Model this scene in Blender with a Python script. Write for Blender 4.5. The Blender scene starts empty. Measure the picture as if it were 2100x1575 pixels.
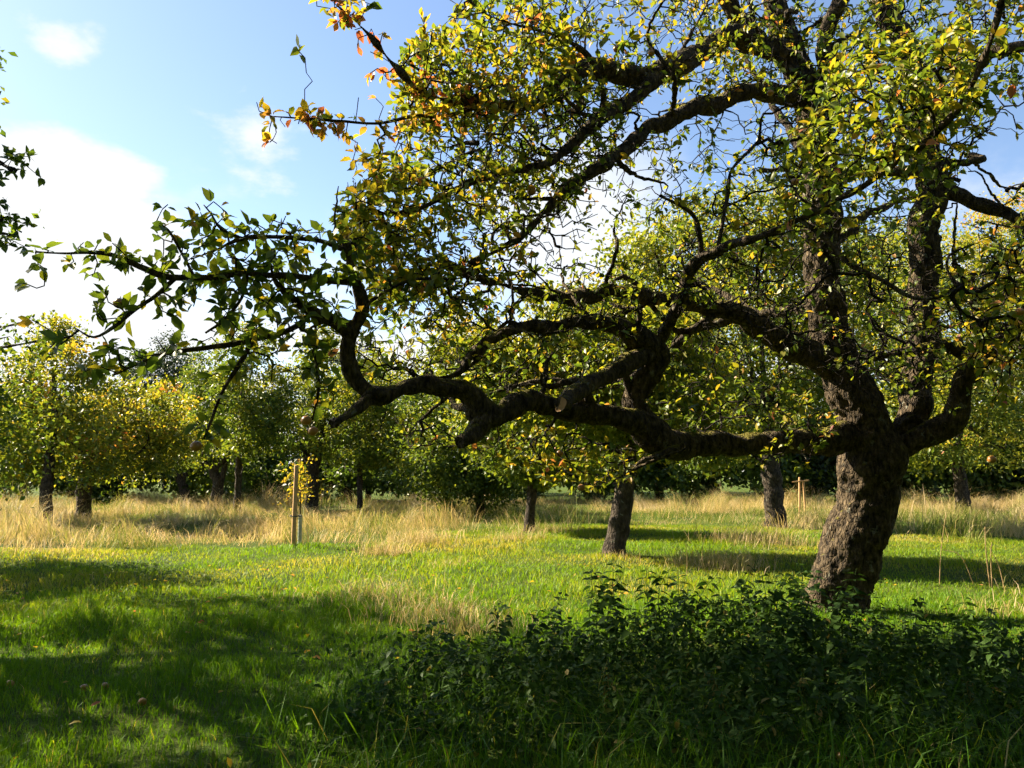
import bpy, math, random
import numpy as np
from mathutils import Vector, Matrix

random.seed(7)
RNG = np.random.default_rng(11)
sc = bpy.context.scene
C = sc.collection

# ------------------------------------------------------------------ camera
FPX = 1617.0            # focal length in photo pixels (photo 2100 x 1575)
PITCH = math.radians(6.26)
EYE = 1.55
cam_d = bpy.data.cameras.new('camera')
cam_d.sensor_width = 36.0
cam_d.lens = 36.0 * FPX / 2100.0
cam_d.clip_start = 0.05
cam_d.clip_end = 3000
cam = bpy.data.objects.new('camera', cam_d)
C.objects.link(cam)
cam.location = (0, 0, EYE)
cam.rotation_euler = (math.radians(90) + PITCH, 0, 0)
sc.camera = cam

# ------------------------------------------------------------------ light
SUN_AZ = math.radians(-65)     # left of the view direction (+Y)
SUN_EL = math.radians(37)
S = Vector((math.sin(SUN_AZ) * math.cos(SUN_EL), math.cos(SUN_AZ) * math.cos(SUN_EL), math.sin(SUN_EL)))
sun_d = bpy.data.lights.new('sun', 'SUN')
sun_d.energy = 5.0
sun_d.angle = math.radians(0.53)
sun_d.color = (1.0, 0.86, 0.64)
sun = bpy.data.objects.new('sun', sun_d)
C.objects.link(sun)
sun.rotation_euler = S.to_track_quat('Z', 'Y').to_euler()
sun.location = (-30, 10, 30)

sc.view_settings.view_transform = 'Standard'
sc.view_settings.look = 'None'
sc.view_settings.gamma = 1.0
sc.view_settings.use_curve_mapping = False
sc.view_settings.exposure = 2.22
sc.cycles.max_bounces = 3
sc.cycles.diffuse_bounces = 2
sc.cycles.glossy_bounces = 2
sc.cycles.transmission_bounces = 2
sc.cycles.use_adaptive_sampling = True
sc.cycles.adaptive_threshold = 0.03
sc.cycles.use_denoising = True

w = bpy.data.worlds.new('World')
sc.world = w
w.use_nodes = True
nt = w.node_tree
nt.nodes.clear()


def N(tree, kind, **kw):
    n = tree.nodes.new(kind)
    for k, v in kw.items():
        if k.startswith('i_'):
            n.inputs[k[2:].replace('_', ' ')].default_value = v
        elif k.startswith('n_'):
            n.inputs[int(k[2:])].default_value = v
        else:
            setattr(n, k, v)
    return n


def L(tree, a, b):
    tree.links.new(a, b)


def math_node(tree, op, a=None, b=None, clamp=False):
    n = tree.nodes.new('ShaderNodeMath')
    n.operation = op
    n.use_clamp = clamp
    for i, v in enumerate((a, b)):
        if v is None:
            continue
        if isinstance(v, (int, float)):
            n.inputs[i].default_value = v
        else:
            tree.links.new(v, n.inputs[i])
    return n.outputs[0]


def maprange(tree, v, a, b, c=0.0, d=1.0, smooth=True):
    n = tree.nodes.new('ShaderNodeMapRange')
    n.interpolation_type = 'SMOOTHSTEP' if smooth else 'LINEAR'
    tree.links.new(v, n.inputs[0])
    for i, q in enumerate((a, b, c, d)):
        n.inputs[i + 1].default_value = q
    return n.outputs[0]


sky = N(nt, 'ShaderNodeTexSky', sky_type='NISHITA', sun_disc=False, altitude=100.0,
        air_density=1.0, dust_density=0.45, ozone_density=1.0)
sky.sun_elevation = SUN_EL
sky.sun_rotation = SUN_AZ
tc = N(nt, 'ShaderNodeTexCoord')
sep = N(nt, 'ShaderNodeSeparateXYZ')
L(nt, tc.outputs['Generated'], sep.inputs[0])
zc = math_node(nt, 'MAXIMUM', sep.outputs[2], 0.02)
zc = math_node(nt, 'ADD', zc, 0.22)
comb = N(nt, 'ShaderNodeCombineXYZ')
L(nt, math_node(nt, 'DIVIDE', sep.outputs[0], zc), comb.inputs[0])
L(nt, math_node(nt, 'DIVIDE', sep.outputs[1], zc), comb.inputs[1])
cn = N(nt, 'ShaderNodeTexNoise', i_Scale=1.5, i_Detail=8.0, i_Roughness=0.58, i_Distortion=0.35)
L(nt, comb.outputs[0], cn.inputs['Vector'])
cn2 = N(nt, 'ShaderNodeTexNoise', i_Scale=5.0, i_Detail=6.0, i_Roughness=0.6)
L(nt, comb.outputs[0], cn2.inputs['Vector'])


def dirpx(px, py):
    f = Vector((0, math.cos(PITCH), math.sin(PITCH)))
    u = Vector((0, -math.sin(PITCH), math.cos(PITCH)))
    return (f + Vector((1, 0, 0)) * ((px - 1050) / FPX) + u * ((787.5 - py) / FPX)).normalized()


def blob(px, py, r0, r1, amp=0.11):
    """cloud bank centred on a direction of the sky; distance in chord units"""
    d = dirpx(px, py)
    vm = N(nt, 'ShaderNodeVectorMath', operation='DISTANCE')
    L(nt, tc.outputs['Generated'], vm.inputs[0])
    vm.inputs[1].default_value = d
    dist = math_node(nt, 'ADD', vm.outputs['Value'], math_node(nt, 'MULTIPLY', math_node(nt, 'SUBTRACT', cn2.outputs[0], 0.5), amp))
    return maprange(nt, dist, r0, r1, 1.0, 0.0)


# fair-weather cloud: thick towards the horizon, wisps higher up
elev_term = maprange(nt, sep.outputs[2], 0.06, 0.40, 0.26, -0.12, smooth=False)
base = math_node(nt, 'ADD', cn.outputs[0], elev_term)
cloud = maprange(nt, base, 0.52, 0.74)
bank = blob(110, 530, 0.115, 0.15, 0.12)
bank2 = math_node(nt, 'MULTIPLY', blob(515, 275, 0.0, 0.055, 0.22), 0.85)
bank3 = math_node(nt, 'MULTIPLY', blob(145, 95, -0.01, 0.03, 0.16), 0.9)
bank4 = math_node(nt, 'MULTIPLY', blob(1180, 470, 0.05, 0.16), 0.9)
m = cloud
for b_ in (bank, bank2, bank3, bank4):
    m = math_node(nt, 'MAXIMUM', m, b_)
mixc = N(nt, 'ShaderNodeMix', data_type='RGBA')
L(nt, m, mixc.inputs['Factor'])
wb = N(nt, 'ShaderNodeMix', data_type='RGBA', blend_type='MULTIPLY')
wb.inputs['Factor'].default_value = 1.0
L(nt, sky.outputs[0], wb.inputs['A'])
wb.inputs['B'].default_value = (0.98, 0.99, 1.03, 1)
L(nt, wb.outputs['Result'], mixc.inputs['A'])
mixc.inputs['B'].default_value = (4.6, 4.7, 4.8, 1)
bg = N(nt, 'ShaderNodeBackground')
bg.inputs['Strength'].default_value = 0.05
L(nt, mixc.outputs['Result'], bg.inputs['Color'])
wo = N(nt, 'ShaderNodeOutputWorld')
L(nt, bg.outputs[0], wo.inputs['Surface'])


# ------------------------------------------------------------------ helpers
def P(px, py, Y):
    """world point on the sight line of a photo pixel, at ground distance Y"""
    d = dirpx(px, py)
    k = Y / d.y
    return np.array((d.x * k, d.y * k, EYE + d.z * k))


def proj(V):
    """photo pixel of world points (N,3)"""
    V = np.atleast_2d(V)
    rel = V - np.array((0, 0, EYE))
    cp, sp = math.cos(PITCH), math.sin(PITCH)
    f = rel[:, 1] * cp + rel[:, 2] * sp
    u = -rel[:, 1] * sp + rel[:, 2] * cp
    return 1050 + FPX * rel[:, 0] / f, 787.5 - FPX * u / f, f


def hash3(ix, iy, iz):
    h = (ix * 374761393 + iy * 668265263 + iz * 2147483647 + 1013904223) & 0xFFFFFFFF
    h = ((h ^ (h >> 13)) * 1274126177) & 0xFFFFFFFF
    h = (h ^ (h >> 16)) & 0xFFFFFF
    return h / float(0xFFFFFF)


def vnoise(p):
    """value noise 0..1, p (N,3)"""
    p = np.asarray(p, dtype=np.float64)
    i = np.floor(p).astype(np.int64)
    f = p - i
    f = f * f * (3 - 2 * f)
    r = 0
    for dx in (0, 1):
        wx = f[:, 0] if dx else 1 - f[:, 0]
        for dy in (0, 1):
            wy = f[:, 1] if dy else 1 - f[:, 1]
            for dz in (0, 1):
                wz = f[:, 2] if dz else 1 - f[:, 2]
                r = r + wx * wy * wz * hash3(i[:, 0] + dx, i[:, 1] + dy, i[:, 2] + dz)
    return r


def fbm(p, o=3):
    a, s, t = 1.0, 0.0, 0.0
    p = np.asarray(p, dtype=np.float64)
    for k in range(o):
        s = s + a * vnoise(p * (2 ** k) + 17.3 * k)
        t += a
        a *= 0.5
    return s / t


def gz(x, y):
    x = np.asarray(x, float)
    y = np.asarray(y, float)
    q = np.stack([x * 0.35, y * 0.35, np.zeros_like(x)], -1).reshape(-1, 3)
    q2 = np.stack([x * 1.3, y * 1.3, np.zeros_like(x) + 5], -1).reshape(-1, 3)
    h = (fbm(q, 2) - 0.5) * 0.16 + (vnoise(q2) - 0.5) * 0.05
    return h.reshape(x.shape)


def ground_at(px, py):
    d = dirpx(px, py)
    k = EYE / -d.z
    p = np.array((d.x * k, d.y * k, 0.0))
    p[2] = float(gz(np.array([p[0]]), np.array([p[1]]))[0])
    return p


def new_mesh(name, V, quads=None, tris=None, attrs=None, smooth=False):
    V = np.ascontiguousarray(V, dtype=np.float32)
    me = bpy.data.meshes.new(name)
    nq = 0 if quads is None else len(quads)
    n3 = 0 if tris is None else len(tris)
    me.vertices.add(len(V))
    me.vertices.foreach_set('co', V.ravel())
    idx = []
    if nq:
        idx.append(np.asarray(quads, np.int32).ravel())
    if n3:
        idx.append(np.asarray(tris, np.int32).ravel())
    idx = np.concatenate(idx)
    me.loops.add(len(idx))
    me.loops.foreach_set('vertex_index', idx)
    me.polygons.add(nq + n3)
    starts = np.concatenate([np.arange(nq) * 4, nq * 4 + np.arange(n3) * 3]).astype(np.int32)
    me.polygons.foreach_set('loop_start', starts)
    if smooth:
        me.polygons.foreach_set('use_smooth', np.ones(nq + n3, dtype=bool))
    for k, a in (attrs or {}).items():
        at = me.attributes.new(k, 'FLOAT', 'POINT')
        at.data.foreach_set('value', np.ascontiguousarray(a, dtype=np.float32))
    me.update()
    me.validate()
    return me


def obj(name, me, mat, parent=None, loc=None):
    o = bpy.data.objects.new(name, me)
    C.objects.link(o)
    if mat is not None and me is not None and not len(me.materials):
        me.materials.append(mat)
    if parent is not None:
        o.parent = parent
    if loc is not None:
        o.location = loc
    return o


def tag(o, label=None, cat=None, group=None, kind=None):
    if label:
        o['label'] = label
    if cat:
        o['category'] = cat
    if group:
        o['group'] = group
    if kind:
        o['kind'] = kind
    return o


def thing(name, loc, label, cat, group=None):
    o = bpy.data.objects.new(name, None)
    o.empty_display_size = 0.2
    C.objects.link(o)
    o.location = tuple(float(v) for v in loc)
    return tag(o, label, cat, group)


def catmull(pts, step):
    """pts (N,k) -> dense resample; first three columns are position"""
    pts = np.asarray(pts, float)
    Q = np.vstack([2 * pts[0] - pts[1], pts, 2 * pts[-1] - pts[-2]])
    out = []
    for i in range(1, len(Q) - 2):
        n = max(1, int(round(np.linalg.norm(Q[i + 1, :3] - Q[i, :3]) / step)))
        t = np.arange(n)[:, None] / n
        a, b, c, d = Q[i - 1], Q[i], Q[i + 1], Q[i + 2]
        out.append(0.5 * (2 * b + (c - a) * t + (2 * a - 5 * b + 4 * c - d) * t ** 2 + (3 * b - a - 3 * c + d) * t ** 3))
    out.append(Q[-2][None])
    return np.vstack(out)


def frames(p):
    t = np.gradient(p, axis=0)
    t /= np.linalg.norm(t, axis=1)[:, None] + 1e-9
    u = np.zeros_like(t)
    a = np.array((0, 0, 1.0)) if abs(t[0, 2]) < 0.8 else np.array((0, -1.0, 0))
    v = a - t[0] * a.dot(t[0])
    u[0] = v / np.linalg.norm(v)
    for i in range(1, len(p)):
        v = u[i - 1] - t[i] * u[i - 1].dot(t[i])
        u[i] = v / (np.linalg.norm(v) + 1e-9)
    return t, u, np.cross(t, u)


def tube(p, r, seg, rough=0.0, knob=0.0, seed=0.0, cap=True):
    """bark tube with real relief"""
    t, u, v = frames(p)
    ang = np.linspace(0, 2 * math.pi, seg, endpoint=False)
    dirs = u[:, None] * np.cos(ang)[None, :, None] + v[:, None] * np.sin(ang)[None, :, None]
    R = np.repeat(r[:, None], seg, 1)
    V0 = p[:, None] + dirs * R[..., None]
    if rough or knob:
        s = np.concatenate([[0], np.cumsum(np.linalg.norm(np.diff(p, axis=0), axis=1))])
        # plates follow the limb: coordinates around and along
        q = np.stack([np.cos(ang)[None] * R, np.sin(ang)[None] * R, np.repeat(s[:, None], seg, 1)], -1).reshape(-1, 3)
        n1 = 1 - np.abs(2 * fbm(q * np.array((17, 17, 6)) + seed, 2) - 1)
        n2 = fbm(q * np.array((4.5, 4.5, 4.0)) + seed * 3 + 40, 2) - 0.5
        n3 = vnoise(q * np.array((70, 70, 26)) + seed) - 0.5
        d = rough * (n1 - 0.62) * 1.7 + knob * n2 * 2 + rough * 0.35 * n3
        V0 = V0 + dirs * d.reshape(len(p), seg)[..., None]
    V = V0.reshape(-1, 3)
    n = len(p)
    i = np.arange(n - 1)[:, None] * seg
    j = np.arange(seg)[None]
    j2 = (j + 1) % seg
    quads = np.stack([i + j, i + j2, i + seg + j2, i + seg + j], -1).reshape(-1, 4)
    tris = []
    if cap:
        c0 = len(V)
        V = np.vstack([V, p[-1] + t[-1] * r[-1] * 0.15, p[0]])
        k = np.arange(seg)
        k2 = (k + 1) % seg
        tris = np.vstack([np.stack([(n - 1) * seg + k, (n - 1) * seg + k2, np.full(seg, c0)], -1),
                          np.stack([k2, k, np.full(seg, c0 + 1)], -1)])
    return V, quads, (tris if len(tris) else None)


class Acc:
    def __init__(self):
        self.V, self.q, self.t, self.n, self.a = [], [], [], 0, []

    def add(self, V, q=None, t=None, a=None):
        self.V.append(np.asarray(V))
        if q is not None and len(q):
            self.q.append(np.asarray(q) + self.n)
        if t is not None and len(t):
            self.t.append(np.asarray(t) + self.n)
        if a is not None:
            self.a.append(np.broadcast_to(a, (len(V),)))
        self.n += len(V)

    def mesh(self, name, off=(0, 0, 0), smooth=False, attr='tint'):
        V = np.vstack(self.V) - np.asarray(off)
        return new_mesh(name, V, np.vstack(self.q) if self.q else None, np.vstack(self.t) if self.t else None,
                        {attr: np.concatenate(self.a)} if self.a else None, smooth)


# ------------------------------------------------------------------ materials
def ramp(tree, stops, interp='LINEAR'):
    n = tree.nodes.new('ShaderNodeValToRGB')
    cr = n.color_ramp
    cr.interpolation = interp
    while len(cr.elements) > 1:
        cr.elements.remove(cr.elements[-1])
    cr.elements[0].position = stops[0][0]
    cr.elements[0].color = (*stops[0][1], 1)
    for p_, c_ in stops[1:]:
        e = cr.elements.new(p_)
        e.color = (*c_, 1)
    return n


def blank(name):
    mt = bpy.data.materials.new(name)
    mt.use_nodes = True
    t = mt.node_tree
    t.nodes.clear()
    out = t.nodes.new('ShaderNodeOutputMaterial')
    return mt, t, out


def leaf_material(name, stops, trans=0.42, rough=0.45, spec=0.35, tboost=(1.25, 1.2, 0.7), grain=60.0):
    mt, t, out = blank(name)
    at = N(t, 'ShaderNodeAttribute', attribute_name='tint')
    rp = ramp(t, stops)
    geo = N(t, 'ShaderNodeTexCoord')
    ns = N(t, 'ShaderNodeTexNoise', i_Scale=grain, i_Detail=3.0)
    L(t, geo.outputs['Object'], ns.inputs['Vector'])
    f = math_node(t, 'ADD', at.outputs['Fac'], math_node(t, 'MULTIPLY', math_node(t, 'SUBTRACT', ns.outputs[0], 0.5), 0.16), clamp=True)
    L(t, f, rp.inputs[0])
    pb = N(t, 'ShaderNodeBsdfPrincipled', i_Roughness=rough)
    pb.inputs['Specular IOR Level'].default_value = spec
    L(t, rp.outputs[0], pb.inputs['Base Color'])
    mul = N(t, 'ShaderNodeMix', data_type='RGBA', blend_type='MULTIPLY')
    mul.inputs['Factor'].default_value = 1.0
    L(t, rp.outputs[0], mul.inputs['A'])
    mul.inputs['B'].default_value = (*tboost, 1)
    tr = N(t, 'ShaderNodeBsdfTranslucent')
    L(t, mul.outputs['Result'], tr.inputs['Color'])
    mx = N(t, 'ShaderNodeMixShader')
    mx.inputs[0].default_value = trans
    L(t, pb.outputs[0], mx.inputs[1])
    L(t, tr.outputs[0], mx.inputs[2])
    L(t, mx.outputs[0], out.inputs['Surface'])
    return mt


APPLE_STOPS = [(0.0, (0.030, 0.060, 0.014)), (0.35, (0.075, 0.125, 0.020)), (0.6, (0.17, 0.20, 0.022)),
               (0.78, (0.36, 0.27, 0.03)), (0.9, (0.40, 0.20, 0.06)), (1.0, (0.32, 0.09, 0.07))]
M_LEAF = leaf_material('apple_leaf', APPLE_STOPS, trans=0.48, tboost=(1.5, 1.4, 0.6))
M_BGLEAF = leaf_material('orchard_foliage', [(0.0, (0.030, 0.060, 0.014)), (0.35, (0.085, 0.135, 0.020)), (0.6, (0.21, 0.235, 0.026)),
                                             (0.8, (0.38, 0.31, 0.035)), (0.92, (0.44, 0.25, 0.05)), (1.0, (0.40, 0.13, 0.05))],
                         trans=0.45, grain=1.2, tboost=(1.4, 1.3, 0.6))
M_DARKLEAF = leaf_material('dark_foliage', [(0.0, (0.018, 0.035, 0.018)), (1.0, (0.06, 0.085, 0.035))], trans=0.3, grain=1.2)
M_NETTLE = leaf_material('nettle_leaf', [(0.0, (0.016, 0.042, 0.008)), (0.6, (0.052, 0.10, 0.017)), (0.85, (0.13, 0.15, 0.04)), (1.0, (0.22, 0.17, 0.05))],
                         trans=0.35, tboost=(1.2, 1.25, 0.7), spec=0.12, rough=0.6)
M_GRASS = leaf_material('grass_blade', [(0.0, (0.045, 0.125, 0.008)), (0.45, (0.115, 0.225, 0.008)), (0.7, (0.215, 0.255, 0.022)),
                                        (0.85, (0.36, 0.30, 0.10)), (1.0, (0.50, 0.40, 0.20))], trans=0.45, rough=0.55, spec=0.2, grain=2.0, tboost=(1.45, 1.35, 0.4))
M_DRY = leaf_material('dry_grass', [(0.0, (0.08, 0.14, 0.012)), (0.3, (0.21, 0.24, 0.04)), (0.6, (0.45, 0.345, 0.16)), (1.0, (0.64, 0.50, 0.32))],
                      trans=0.4, rough=0.6, spec=0.2, grain=1.2, tboost=(1.15, 1.05, 0.8))


def bark_material(name, dark, light, moss, moss_amount, scale=1.0):
    mt, t, out = blank(name)
    co = N(t, 'ShaderNodeTexCoord')
    mp = N(t, 'ShaderNodeMapping')
    mp.inputs['Scale'].default_value = (1, 1, 0.45)
    L(t, co.outputs['Object'], mp.inputs['Vector'])
    n1 = N(t, 'ShaderNodeTexNoise', i_Scale=22.0 * scale, i_Detail=8.0, i_Roughness=0.65)
    L(t, mp.outputs[0], n1.inputs['Vector'])
    vo = N(t, 'ShaderNodeTexVoronoi', i_Scale=30.0 * scale)
    vo.feature = 'DISTANCE_TO_EDGE'
    L(t, mp.outputs[0], vo.inputs['Vector'])
    crack = maprange(t, vo.outputs['Distance'], 0.0, 0.25)
    rp = ramp(t, [(0.36, dark), (0.54, tuple(0.62 * a + 0.38 * b for a, b in zip(dark, light))), (0.72, light)])
    L(t, n1.outputs[0], rp.inputs[0])
    # lichen blotches
    n2 = N(t, 'ShaderNodeTexNoise', i_Scale=9.0 * scale, i_Detail=5.0, i_Roughness=0.6)
    L(t, co.outputs['Object'], n2.inputs['Vector'])
    li = N(t, 'ShaderNodeMix', data_type='RGBA')
    L(t, maprange(t, n2.outputs[0], 0.62, 0.68, 0.0, 0.55), li.inputs['Factor'])
    L(t, rp.outputs[0], li.inputs['A'])
    li.inputs['B'].default_value = (0.22, 0.22, 0.17, 1)
    # moss grows on top of the limbs
    ge = N(t, 'ShaderNodeNewGeometry')
    sx = N(t, 'ShaderNodeSeparateXYZ')
    L(t, ge.outputs['Normal'], sx.inputs[0])
    n3 = N(t, 'ShaderNodeTexNoise', i_Scale=4.5 * scale, i_Detail=6.0, i_Roughness=0.65)
    L(t, co.outputs['Object'], n3.inputs['Vector'])
    mm = math_node(t, 'ADD', math_node(t, 'MULTIPLY', sx.outputs[2], 0.42), n3.outputs[0])
    mo = N(t, 'ShaderNodeMix', data_type='RGBA')
    L(t, maprange(t, mm, 0.92 - moss_amount, 1.06 - moss_amount), mo.inputs['Factor'])
    L(t, li.outputs['Result'], mo.inputs['A'])
    mr = ramp(t, [(0.3, tuple(c * 0.45 for c in moss)), (0.7, moss)])
    L(t, n1.outputs[0], mr.inputs[0])
    L(t, mr.outputs[0], mo.inputs['B'])
    pb = N(t, 'ShaderNodeBsdfPrincipled', i_Roughness=0.9)
    pb.inputs['Specular IOR Level'].default_value = 0.15
    L(t, mo.outputs['Result'], pb.inputs['Base Color'])
    bp = N(t, 'ShaderNodeBump', i_Strength=1.0, i_Distance=0.03)
    hsum = math_node(t, 'ADD', n1.outputs[0], math_node(t, 'MULTIPLY', crack, 0.5))
    L(t, hsum, bp.inputs['Height'])
    L(t, bp.outputs[0], pb.inputs['Normal'])
    L(t, pb.outputs[0], out.inputs['Surface'])
    return mt


M_BARK = bark_material('old_apple_bark', (0.007, 0.0055, 0.0045), (0.165, 0.122, 0.072), (0.17, 0.15, 0.022), 0.14)
M_TWIG = bark_material('twig_bark', (0.014, 0.011, 0.009), (0.055, 0.043, 0.032), (0.14, 0.13, 0.03), 0.02, 2.0)
M_BGBARK = bark_material('orchard_bark', (0.02, 0.016, 0.012), (0.12, 0.095, 0.07), (0.12, 0.13, 0.03), 0.02, 0.8)


def simple_noise_material(name, c0, c1, scale, rough=0.7, bump=0.0, spec=0.3):
    mt, t, out = blank(name)
    co = N(t, 'ShaderNodeTexCoord')
    ns = N(t, 'ShaderNodeTexNoise', i_Scale=scale, i_Detail=6.0, i_Roughness=0.6)
    L(t, co.outputs['Object'], ns.inputs['Vector'])
    rp = ramp(t, [(0.3, c0), (0.7, c1)])
    L(t, ns.outputs[0], rp.inputs[0])
    pb = N(t, 'ShaderNodeBsdfPrincipled', i_Roughness=rough)
    pb.inputs['Specular IOR Level'].default_value = spec
    L(t, rp.outputs[0], pb.inputs['Base Color'])
    if bump:
        bp = N(t, 'ShaderNodeBump', i_Strength=bump, i_Distance=0.01)
        L(t, ns.outputs[0], bp.inputs['Height'])
        L(t, bp.outputs[0], pb.inputs['Normal'])
    L(t, pb.outputs[0], out.inputs['Surface'])
    return mt


M_APPLE = simple_noise_material('apple_skin', (0.26, 0.20, 0.03), (0.36, 0.09, 0.03), 14.0, 0.35, spec=0.5)
M_STAKE = simple_noise_material('stake_wood', (0.30, 0.17, 0.07), (0.46, 0.29, 0.13), 18.0, 0.8, 0.3)
M_GUARD = simple_noise_material('spiral_guard', (0.20, 0.25, 0.20), (0.34, 0.38, 0.30), 30.0, 0.5)
M_TIE = simple_noise_material('rubber_tie', (0.02, 0.02, 0.02), (0.04, 0.04, 0.04), 30.0, 0.7)
M_SOIL = None


def cut_material():
    mt, t, out = blank('sawn_wood')
    co = N(t, 'ShaderNodeTexCoord')
    ln = N(t, 'ShaderNodeVectorMath', operation='LENGTH')
    L(t, co.outputs['Object'], ln.inputs[0])
    ns = N(t, 'ShaderNodeTexNoise', i_Scale=40.0, i_Detail=4.0)
    L(t, co.outputs['Object'], ns.inputs['Vector'])
    s = math_node(t, 'SINE', math_node(t, 'MULTIPLY', math_node(t, 'ADD', ln.outputs['Value'], math_node(t, 'MULTIPLY', ns.outputs[0], 0.012)), 900.0))
    rp = ramp(t, [(0.0, (0.26, 0.13, 0.045)), (1.0, (0.42, 0.24, 0.10))])
    L(t, maprange(t, s, -1, 1, 0.2, 0.9), rp.inputs[0])
    pb = N(t, 'ShaderNodeBsdfPrincipled', i_Roughness=0.85)
    L(t, rp.outputs[0], pb.inputs['Base Color'])
    L(t, pb.outputs[0], out.inputs['Surface'])
    return mt


M_CUT = cut_material()


def ground_material():
    mt, t, out = blank('meadow_soil')
    co = N(t, 'ShaderNodeTexCoord')
    n1 = N(t, 'ShaderNodeTexNoise', i_Scale=0.7, i_Detail=8.0, i_Roughness=0.6)
    L(t, co.outputs['Object'], n1.inputs['Vector'])
    n2 = N(t, 'ShaderNodeTexNoise', i_Scale=25.0, i_Detail=6.0, i_Roughness=0.7)
    L(t, co.outputs['Object'], n2.inputs['Vector'])
    r1 = ramp(t, [(0.35, (0.045, 0.085, 0.010)), (0.6, (0.09, 0.13, 0.018)), (0.75, (0.17, 0.15, 0.05))])
    L(t, n1.outputs[0], r1.inputs[0])
    r2 = ramp(t, [(0.3, (0.35, 0.35, 0.3)), (0.7, (1.1, 1.1, 1.0))])
    L(t, n2.outputs[0], r2.inputs[0])
    mx = N(t, 'ShaderNodeMix', data_type='RGBA', blend_type='MULTIPLY')
    mx.inputs['Factor'].default_value = 1.0
    L(t, r1.outputs[0], mx.inputs['A'])
    L(t, r2.outputs[0], mx.inputs['B'])
    pb = N(t, 'ShaderNodeBsdfPrincipled', i_Roughness=0.95)
    pb.inputs['Specular IOR Level'].default_value = 0.1
    L(t, mx.outputs['Result'], pb.inputs['Base Color'])
    bp = N(t, 'ShaderNodeBump', i_Strength=1.0, i_Distance=0.05)
    L(t, n2.outputs[0], bp.inputs['Height'])
    L(t, bp.outputs[0], pb.inputs['Normal'])
    L(t, pb.outputs[0], out.inputs['Surface'])
    return mt


# ------------------------------------------------------------------ ground
def axis(fine0, fine1, step, far):
    a = np.arange(fine0, fine1 + 1e-6, step)
    lo = fine0 - np.geomspace(step, far, 14)[::-1]
    hi = fine1 + np.geomspace(step, far, 14)
    return np.concatenate([lo, a, hi])


gx, gy = axis(-26, 26, 0.3, 600), axis(-6, 48, 0.3, 900)
XX, YY = np.meshgrid(gx, gy)
ZZ = gz(XX, YY)
ny, nx = XX.shape
ii = (np.arange(ny - 1)[:, None] * nx + np.arange(nx - 1)[None]).ravel()
ground = obj('meadow_ground', new_mesh('meadow_ground', np.stack([XX, YY, ZZ], -1).reshape(-1, 3),
                                       np.stack([ii, ii + 1, ii + nx + 1, ii + nx], -1), smooth=True), ground_material())
tag(ground, 'grassy orchard ground running back to the wood', kind='structure')


# ------------------------------------------------------------------ leaves
def leaf_templates(n=12, seed=3):
    r = np.random.default_rng(seed)
    out = []
    for k in range(n):
        fold = r.uniform(0.0, 0.95)
        curl = r.uniform(-0.3, 0.9)
        wd = r.uniform(0.20, 0.33)
        skew = r.uniform(-0.12, 0.12)
        rows = [(0.0, 0.0), (0.28, 0.85), (0.62, 0.92), (1.0, 0.0)]
        pts = []
        for y, wv in rows:
            z = -curl * y * y * 0.6
            if wv == 0:
                pts.append((skew * y, y, z))
            else:
                ww = wd * wv
                zz = z + fold * ww * 0.9
                pts += [(-ww, y - 0.02, zz + r.uniform(-0.03, 0.03)), (0, y, z), (ww, y + 0.02, zz + r.uniform(-0.03, 0.03))]
        out.append(pts)
    return np.array(out)      # (n,8,3)


LT = leaf_templates()
LQ = np.array([(1, 4, 5, 2), (2, 5, 6, 3)])
LTr = np.array([(0, 1, 2), (0, 2, 3), (4, 7, 5), (5, 7, 6)])


def unit(v):
    return v / (np.linalg.norm(v, axis=-1, keepdims=True) + 1e-9)


def leaf_frames(d, up):
    """d (N,3) leaf axis, up (N,3) rough normal -> rotation matrices with columns x,y,z"""
    y = unit(d)
    x = unit(np.cross(y, up))
    z = np.cross(x, y)
    return np.stack([x, y, z], -1)


def leaf_array(pos, R, size, tmpl):
    V = LT[tmpl] * size[:, None, None]
    V = np.einsum('nij,nkj->nki', R, V) + pos[:, None]
    n = len(pos)
    off = np.arange(n)[:, None, None] * 8
    return V.reshape(-1, 3), (LQ[None] + off).reshape(-1, 4), (LTr[None] + off).reshape(-1, 3)


KITE = np.array([(0, 0, 0), (-0.32, 0.5, 0.10), (0, 1.0, -0.08), (0.32, 0.5, 0.10)])


def kite_array(pos, R, size):
    V = KITE[None] * size[:, None, None]
    V = np.einsum('nij,nkj->nki', R, V) + pos[:, None]
    off = np.arange(len(pos))[:, None] * 4
    t = np.stack([np.array((0, 1, 2))[None] + off, np.array((0, 2, 3))[None] + off], 1).reshape(-1, 3)
    return V.reshape(-1, 3), None, t


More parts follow.
